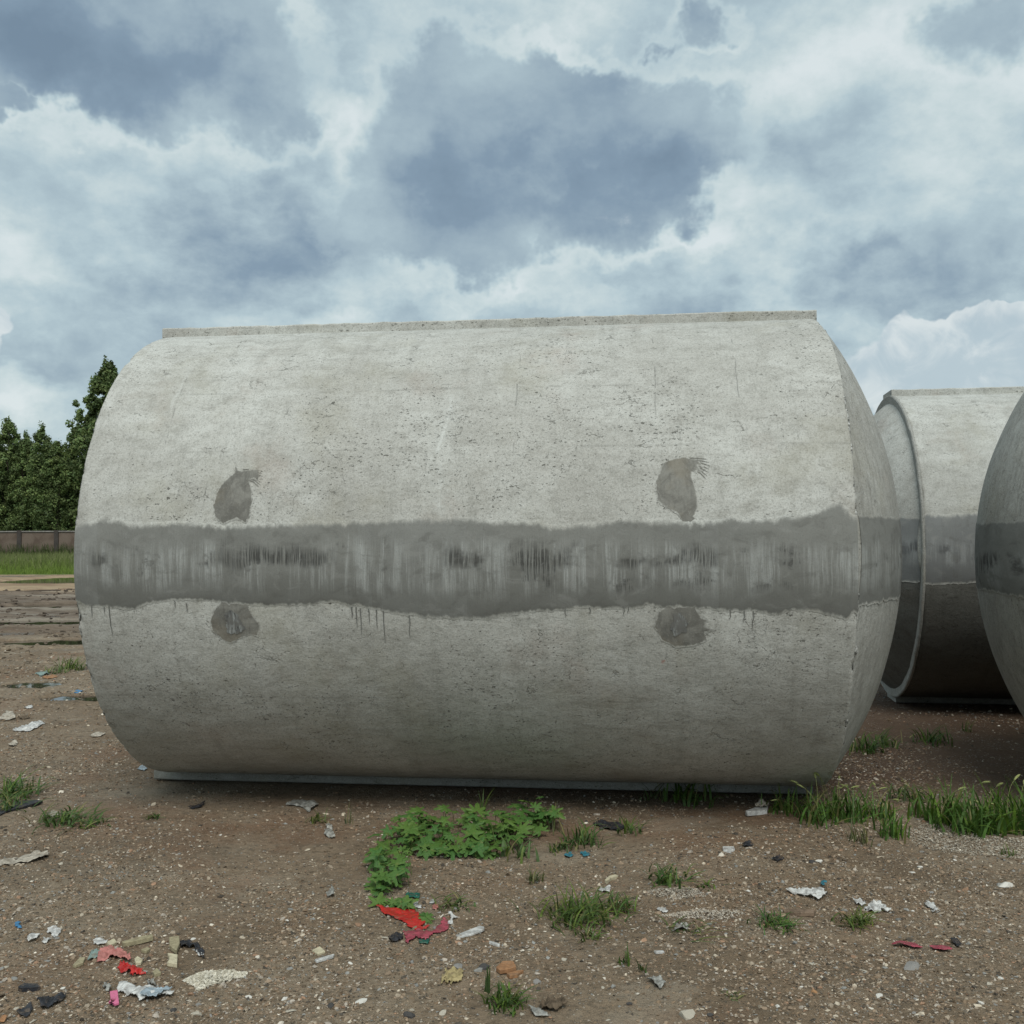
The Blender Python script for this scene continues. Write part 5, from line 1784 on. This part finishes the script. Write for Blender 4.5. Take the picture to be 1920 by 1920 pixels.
# lower left heap
slab('shard', [(200, 1773), (214, 1765), (219, 1771), (206, 1777)], MT['cream'], 'small olive shard next to the white crumple, lower left', 'shard', 0.008)
sheet('plastic_scrap', [(175, 1768), (182, 1762), (192, 1764), (200, 1770), (188, 1774), (176, 1773)], MT['white_film'], 'small white crumple left of the olive shard', 'plastic scrap', 0.012, 50)
slab('shard', [(228, 1774), (262, 1765), (286, 1762), (287, 1766), (262, 1772), (232, 1777)], MT['shard'], 'longest olive shard, thin and slightly raised', 'shard', 0.014, 0, 0.006)
slab('shard', [(317, 1764), (336, 1764), (337, 1778), (331, 1793), (318, 1782)], MT['shard'], 'upright looking olive shard left of the black cloth', 'shard', 0.012, 0.1, 0.008)
slab('shard', [(314, 1796), (333, 1799), (332, 1816), (313, 1813), (318, 1806)], MT['cream'], 'cream curved shard below the upright olive shard', 'shard', 0.012, -0.1, 0.006)
slab('shard', [(264, 1786), (276, 1780), (282, 1784), (274, 1789)], MT['shard'], 'small oval olive shard below the longest shard', 'shard', 0.008)
slab('shard', [(252, 1804), (258, 1801), (268, 1805), (264, 1811), (254, 1810)], MT['cream'], 'small tan shard right of the faded pink rag', 'shard', 0.008)
slab('shard', [(136, 1816), (150, 1800), (160, 1800), (156, 1810), (142, 1816)], MT['shard'], 'pointed olive shard left of the grey green film', 'shard', 0.008)
slab('shard', [(286, 1828), (294, 1822), (302, 1830), (290, 1834)], MT['shard'], 'dull olive lump shard near the pale chip heap', 'shard', 0.010)
sheet('plastic_film', [(161, 1803), (180, 1785), (190, 1785), (186, 1794), (172, 1803)], MT['grey_green'], 'grey green ribbed film beside the faded pink rag', 'plastic scrap', 0.014, 60)
sheet('torn_rag', [(180, 1806), (188, 1784), (206, 1780), (226, 1784), (244, 1794), (246, 1806), (228, 1802), (212, 1798), (196, 1806)], MT['faded_pink'], 'faded pink and red torn rag in the lower left', 'rag', 0.022, 45)
sheet('torn_rag', [(218, 1818), (228, 1808), (246, 1816), (272, 1826), (270, 1833), (244, 1828), (224, 1822)], MT['red_film'], 'shredded bright red scrap below the faded pink rag', 'rag', 0.016, 70, 0.010)
sheet('black_cloth', [(338, 1768), (352, 1766), (372, 1774), (380, 1786), (383, 1800), (376, 1796), (366, 1782), (340, 1778)], MT['black'], 'black cloth strip curling right of the olive shard', 'cloth', 0.020, 40)
sheet('plastic_scrap', [(368, 1786), (374, 1782), (382, 1794), (374, 1796)], MT['white_film'], 'tiny white crumple in the curl of the black cloth', 'plastic scrap', 0.008, 60)
sheet('plastic_bag', [(218, 1856), (222, 1848), (250, 1854), (276, 1856), (284, 1848), (282, 1858), (300, 1862), (328, 1864), (318, 1872), (290, 1872), (262, 1882), (258, 1874), (236, 1870)], MT['white_film'],
      'white and clear plastic bag flattened at the lower left', 'plastic bag', 0.022, 30)
sheet('plastic_scrap', [(262, 1880), (274, 1866), (300, 1864), (322, 1866), (300, 1876), (280, 1882)], MT['blue_film'], 'pale blue plastic lying on the flattened bag', 'plastic scrap', 0.020, 40, lift=0.022)
sheet('foil_scrap', [(276, 1848), (283, 1840), (292, 1850), (290, 1856), (282, 1852)], MT['grey_film'], 'shiny grey twist sticking up from the flattened bag', 'foil scrap', 0.03, 50)
sheet('foil_scrap', [(192, 1852), (198, 1846), (208, 1858), (204, 1866), (196, 1862)], MT['grey_film'], 'grey twisted film above the pink tag', 'foil scrap', 0.02, 50)
# pink tag with a square hole
g4 = [G(*p) for p in [(206, 1866), (220, 1863), (223, 1888), (215, 1891), (208, 1886)]]
c0 = sum(g4, Vector()) / 5
import bmesh as _bm
bm = _bm.new()
hol = [(-0.008, -0.03), (0.009, -0.03), (0.009, -0.006), (-0.008, -0.006)]
outl = [(p.x - c0.x, p.y - c0.y) for p in g4]
ov = [bm.verts.new((x, y, 0.014)) for x, y in outl]
hv = [bm.verts.new((x, y, 0.014)) for x, y in hol]   # order: near-left, near-right, far-right, far-left
# outline order: far-left, far-right, near-right, near-tip, near-left
for f in ((ov[0], ov[1], hv[2], hv[3]), (ov[1], ov[2], hv[1], hv[2]), (ov[2], ov[3], hv[0], hv[1]), (ov[3], ov[4], hv[0]), (ov[4], ov[0], hv[3], hv[0])):
    bm.faces.new(f[::-1])
me = bpy.data.meshes.new('plastic_tag')
r_ = _bm.ops.extrude_face_region(bm, geom=bm.faces[:])
for v in r_['geom']:
    if isinstance(v, _bm.types.BMVert):
        v.co.z -= 0.006
_bm.ops.recalc_face_normals(bm, faces=bm.faces)
bm.to_mesh(me); bm.free()
o = link('plastic_tag', me, MT['pink_tag']); o.location = (c0.x, c0.y, c0.z)
tag(o, 'pink plastic tag with a square hole left of the flattened bag', 'plastic tag')

for pl, lb in (([(48, 1762), (60, 1752), (74, 1756), (70, 1764), (52, 1768)], 'left wad of white wet paper near the left edge'),
               ([(88, 1745), (104, 1740), (113, 1745), (110, 1756), (100, 1762), (98, 1752), (90, 1752)], 'hooked white wad of wet paper near the left edge'),
               ([(76, 1770), (82, 1762), (96, 1764), (90, 1770)], 'lowest of three white paper wads near the left edge')):
    sheet('paper_wad', pl, MT['white_film'], lb, 'paper wad', 0.016, 55, 0.006)
sheet('plastic_scrap', [(26, 1733), (33, 1731), (41, 1742), (34, 1743)], MT['blue'], 'small blue scrap near the left edge', 'plastic scrap', 0.008, 60)
sheet('black_cloth', [(70, 1884), (92, 1874), (122, 1868), (118, 1878), (100, 1890), (78, 1896)], MT['black'], 'crumpled black rubber sheet at the bottom left', 'rubber sheet', 0.03, 24)
sheet('black_cloth', [(36, 1896), (58, 1888), (62, 1898), (48, 1910), (34, 1908)], MT['black'], 'smaller black scrap left of the crumpled rubber sheet', 'rubber sheet', 0.02, 30)
slab('rubber_piece', [(34, 1857), (46, 1851), (70, 1852), (76, 1857), (62, 1860), (36, 1860)], MT['black'], 'flat dark grey blue rubber piece at the left', 'rubber piece', 0.014)
sheet('orange_scrap', [(-2, 1916), (4, 1908), (12, 1910), (8, 1919)], MT['tile'], 'orange scrap in the bottom left corner', 'plastic scrap', 0.01, 40)
sheet('dirty_rag', [(-6, 1622), (30, 1612), (46, 1606), (60, 1602), (70, 1598), (90, 1600), (92, 1608), (78, 1614), (56, 1618), (30, 1622), (0, 1626)], MT['rag'],
      'long dirty white rag at the left edge', 'rag', 0.022, 16)
slab('black_strip', [(-20, 1524), (30, 1510), (60, 1507), (80, 1508), (60, 1514), (20, 1522), (0, 1530)], MT['black'], 'long black rubber strip at the left edge', 'rubber strip', 0.014)
sheet('dirty_rag', [(90, 1530), (98, 1523), (110, 1524), (112, 1530), (98, 1533)], MT['rag'], 'small white rag between two grass patches at left', 'rag', 0.014, 40)
sheet('plastic_film', [(536, 1510), (548, 1504), (568, 1502), (590, 1506), (597, 1512), (580, 1524), (566, 1514), (548, 1512)], MT['grey_film'], 'folded grey translucent film below the tank', 'plastic film', 0.02, 22)
sheet('plastic_film', [(608, 1566), (614, 1546), (620, 1548), (624, 1560), (628, 1574), (616, 1572)], MT['grey_film'], 'torn grey film left of the leafy weeds', 'plastic film', 0.02, 40)
sheet('plastic_film', [(612, 1682), (622, 1662), (628, 1672), (626, 1684)], MT['grey_film'], 'bluish grey scrap left of the dark weed clump', 'plastic film', 0.014, 60)
sheet('black_scrap', [(352, 1516), (372, 1510), (386, 1506), (376, 1516), (360, 1518)], MT['black'], 'small black scrap on the soil below the tank at left', 'plastic scrap', 0.014, 40)
sheet('dirty_rag', [(-4, 1350), (12, 1336), (24, 1338), (28, 1350), (10, 1352)], MT['rag'], 'pale rag at the left edge level with the tank belly', 'rag', 0.03, 20)
sheet('dirty_rag', [(24, 1372), (48, 1362), (64, 1356), (84, 1358), (70, 1366), (54, 1372)], MT['white_film'], 'torn white rag right of the pale rag', 'rag', 0.03, 20)
sheet('dirty_rag', [(168, 1380), (180, 1376), (198, 1376), (190, 1381), (174, 1383)], MT['rag'], 'tan crumpled rag beside the curved tank end', 'rag', 0.02, 20)
sheet('dirty_rag', [(44, 1328), (60, 1323), (62, 1328), (50, 1330)], MT['white_film'], 'tiny white rag above the torn white rag', 'rag', 0.02, 30)
sheet('dirty_rag', [(16, 1398), (26, 1390), (33, 1394), (26, 1402)], MT['rag'], 'small pale rag below the torn white rag', 'rag', 0.02, 30)
sheet('teal_scrap', [(258, 1444), (266, 1436), (276, 1442), (272, 1446)], MT['blue_film'], 'pale turquoise scrap at the tank\'s lower left end', 'plastic scrap', 0.014, 40)

sheet('plastic_scrap', [(66, 1264), (88, 1260), (92, 1265), (74, 1268)], MT['grey_green'], 'dull grey green scrap on the ground left of the tank end', 'plastic scrap', 0.02, 30)
sheet('plastic_scrap', [(78, 1271), (100, 1266), (108, 1270), (90, 1274)], MT['tile'], 'flat rusty orange scrap left of the tank end', 'plastic scrap', 0.012, 30)
sheet('plastic_scrap', [(132, 1312), (146, 1308), (156, 1313), (144, 1317)], MT['blue'], 'small blue scrap in the puddle beside the tank', 'plastic scrap', 0.012, 30)
sheet('plastic_scrap', [(34, 1346), (48, 1343), (58, 1347), (44, 1350)], MT['mud'], 'thin brown scrap right of the pale rag', 'plastic scrap', 0.012, 30)

# middle and right
sheet('teal_scrap', [(1058, 1606), (1070, 1600), (1076, 1606), (1066, 1610)], MT['teal'], 'left bit of teal twine right of the leafy weeds', 'twine', 0.010, 60)
sheet('teal_scrap', [(1088, 1602), (1098, 1598), (1108, 1606), (1096, 1609)], MT['teal'], 'right bit of teal twine right of the leafy weeds', 'twine', 0.010, 60)
sheet('black_scrap', [(1112, 1546), (1130, 1542), (1160, 1546), (1174, 1552), (1162, 1560), (1134, 1556)], MT['black'], 'flat black scrap beside grass near the tank foot', 'rubber piece', 0.016, 50)
slab('bone_scrap', [(1134, 1656), (1142, 1648), (1154, 1644), (1159, 1647), (1146, 1652), (1138, 1658)], MT['cream'], 'curved beige sliver above a white scrap in the middle', 'shard', 0.012)
sheet('plastic_scrap', [(1120, 1671), (1136, 1666), (1146, 1666), (1142, 1678), (1130, 1674)], MT['white_film'], 'bright white folded scrap below the curved sliver', 'plastic scrap', 0.014, 40)
slab('orange_tile', [(930, 1823), (942, 1810), (962, 1809), (968, 1820), (952, 1826), (938, 1829)], MT['tile'], 'larger broken orange tile near the bottom centre', 'tile', 0.012)
slab('orange_tile', [(950, 1832), (966, 1826), (982, 1824), (970, 1834), (956, 1837)], MT['tile'], 'smaller orange tile fragment below the larger one', 'tile', 0.010)
stone(950, 1821, 18, 'dark', 'black stone lying on the larger orange tile')
slab('folded_scrap', [(1398, 1531), (1414, 1522), (1440, 1518), (1438, 1526), (1402, 1533)], MT['white_film'], 'folded white scrap by the grass at the tank\'s foot', 'plastic scrap', 0.022, 0.0, 0.004)
sheet('plastic_scrap', [(1415, 1522), (1424, 1514), (1438, 1516), (1440, 1522), (1426, 1524)], MT['rag'], 'crumpled grey lining on the folded white scrap', 'plastic scrap', 0.03, 50, lift=0.03)
slab('paper_piece', [(1355, 1592), (1376, 1592), (1378, 1596), (1368, 1600), (1356, 1598)], MT['white_film'], 'small white piece on bare soil, centre right', 'paper', 0.008)
sheet('black_scrap', [(1392, 1586), (1406, 1580), (1412, 1586), (1398, 1590)], MT['black'], 'small black crumple right of the small white piece', 'plastic scrap', 0.014, 50)
sheet('black_scrap', [(1446, 1612), (1460, 1606), (1470, 1612), (1456, 1618)], MT['black'], 'dark scrap below right of the small white piece', 'plastic scrap', 0.014, 50)
sheet('plastic_bag', [(1474, 1674), (1500, 1668), (1520, 1674), (1530, 1668), (1546, 1672), (1548, 1686), (1536, 1692), (1516, 1684), (1494, 1680)], MT['white_film'],
      'dirty white plastic bag, crumpled, centre right', 'plastic bag', 0.022, 30)
sheet('plastic_scrap', [(1538, 1664), (1546, 1657), (1549, 1664), (1543, 1668)], MT['teal'], 'turquoise corner showing on the crumpled white bag', 'plastic scrap', 0.012, 50, lift=0.02)
for pl, lb in (([(1598, 1690), (1612, 1688), (1624, 1696), (1618, 1702), (1606, 1698)], 'left part of the white torn litter above the yellow green grass pad'),
               ([(1620, 1710), (1630, 1698), (1646, 1694), (1660, 1704), (1672, 1710), (1656, 1712), (1640, 1716)], 'larger lump of white torn litter above the yellow green grass pad'),
               ([(1738, 1686), (1742, 1694), (1752, 1702), (1760, 1712), (1750, 1714), (1740, 1704)], 'thin white torn litter further right')):
    sheet('paper_wad', pl, MT['white_film'], lb, 'paper wad', 0.018, 60, 0.010)
sheet('plastic_film', [(1672, 1774), (1690, 1771), (1716, 1772), (1730, 1778), (1716, 1781), (1694, 1778)], MT['pink_film'], 'larger dark red plastic petal in the right foreground', 'plastic scrap', 0.014, 16, 0.001)
sheet('plastic_film', [(1742, 1778), (1758, 1777), (1778, 1781), (1786, 1786), (1770, 1787), (1750, 1783)], MT['pink_film'], 'smaller dark red plastic petal right of the larger one', 'plastic scrap', 0.012, 20, 0.001)
sheet('black_scrap', [(1784, 1766), (1794, 1764), (1804, 1776), (1794, 1780)], MT['black'], 'grey black scrap right of the red petals', 'plastic scrap', 0.012, 40)
slab('stick', [(1468, 1710), (1500, 1712), (1528, 1716), (1526, 1721), (1498, 1719), (1470, 1714)], MT['wood'], 'splintered brown stick right of the grass pad', 'stick', 0.014)
sheet('plastic_film', [(1258, 1748), (1270, 1738), (1286, 1732), (1292, 1738), (1290, 1748), (1276, 1746)], MT['grey_film'], 'light grey crumpled film by the trailing grass', 'plastic film', 0.022, 40)
sheet('plastic_film', [(1212, 1840), (1226, 1834), (1242, 1838), (1250, 1850), (1242, 1860), (1232, 1852)], MT['grey_film'], 'torn translucent film near the bottom right of centre', 'plastic film', 0.022, 36)
slab('plastic_strip', [(1226, 1787), (1244, 1785), (1246, 1788), (1230, 1790)], MT['white_film'], 'small white sliver between grass sprigs, centre right', 'plastic strip', 0.005)
sheet('plastic_scrap', [(1232, 1706), (1244, 1704), (1252, 1710), (1242, 1713)], MT['white_film'], 'little white scrap above the trailing grass', 'plastic scrap', 0.010, 50)
sheet('plastic_film', [(990, 1892), (1010, 1898), (1030, 1906), (1020, 1912), (998, 1904)], MT['grey_film'], 'grey film strip at the bottom centre', 'plastic film', 0.014, 36)
sheet('black_scrap', [(1010, 1890), (1030, 1876), (1056, 1878), (1064, 1892), (1040, 1900), (1018, 1898)], MT['mud'], 'dark muddy clod at the bottom centre', 'clod', 0.03, 50)
sheet('yellow_crumble', [(828, 1838), (842, 1824), (862, 1822), (874, 1834), (864, 1846), (846, 1850), (832, 1848)], MT['yellow'], 'crumbly yellow lump left of the orange tile', 'crumble', 0.02, 80, 0.01)


def chip_heap(poly, n, seed, smin, smax, cols, label):
    g = [G(*p) for p in poly]
    pts = np.array([(p.x, p.y) for p in g])
    r = np.random.default_rng(seed)
    lo, hi = pts.min(0), pts.max(0)
    q = r.uniform(lo, hi, (n * 3, 2))
    q = q[inside(q[:, 0] + 0.02 * VN1(q[:, 0] * 30, q[:, 1] * 30), q[:, 1], pts)][:n]
    s_ = smin + (smax - smin) * r.random(len(q)) ** 2
    c = pts.mean(0)
    dd = np.linalg.norm((q - c) / ((hi - lo) / 2), axis=1)
    z = height(q[:, 0], q[:, 1]) + np.clip(1 - dd, 0, 1) * 0.018 * r.random(len(q)) + 0.001
    ci = r.integers(0, len(cols), len(q))
    V, F, C_ = pebbles(np.stack([q[:, 0], q[:, 1], z], -1), s_, seed, np.array(cols)[ci] * (0.8 + 0.35 * r.random((len(q), 1))), 'octa')
    o = link('chip_heap', fast_mesh('chip_heap', V, F, False, C_), m_grit, kind='stuff')
    o['label'] = label


chip_heap([(345, 1838), (372, 1824), (420, 1820), (466, 1823), (462, 1832), (430, 1840), (400, 1848), (372, 1858), (360, 1846)], 2600, 5, 0.0025, 0.0075, [(.66, .62, .52), (.52, .48, .38)], 'heap of cream coloured chips in the lower left')
chip_heap([(1690, 1560), (1760, 1535), (1840, 1568), (1930, 1572), (1930, 1612), (1840, 1606), (1770, 1600), (1716, 1585)], 3600, 6, 0.002, 0.006, [(.55, .51, .43), (.42, .37, .29), (.30, .26, .2)], 'spread of pale chips in front of the right grass bank')
chip_heap([(1230, 1716), (1310, 1704), (1400, 1712), (1380, 1722), (1280, 1724)], 900, 7, 0.002, 0.0055, [(.55, .50, .42), (.38, .33, .26)], 'thin line of pale chips across the middle right')
chip_heap([(1200, 1672), (1290, 1662), (1330, 1680), (1260, 1690)], 800, 8, 0.002, 0.0055, [(.50, .46, .38), (.36, .31, .25)], 'scatter of pale chips below the weedy tuft')
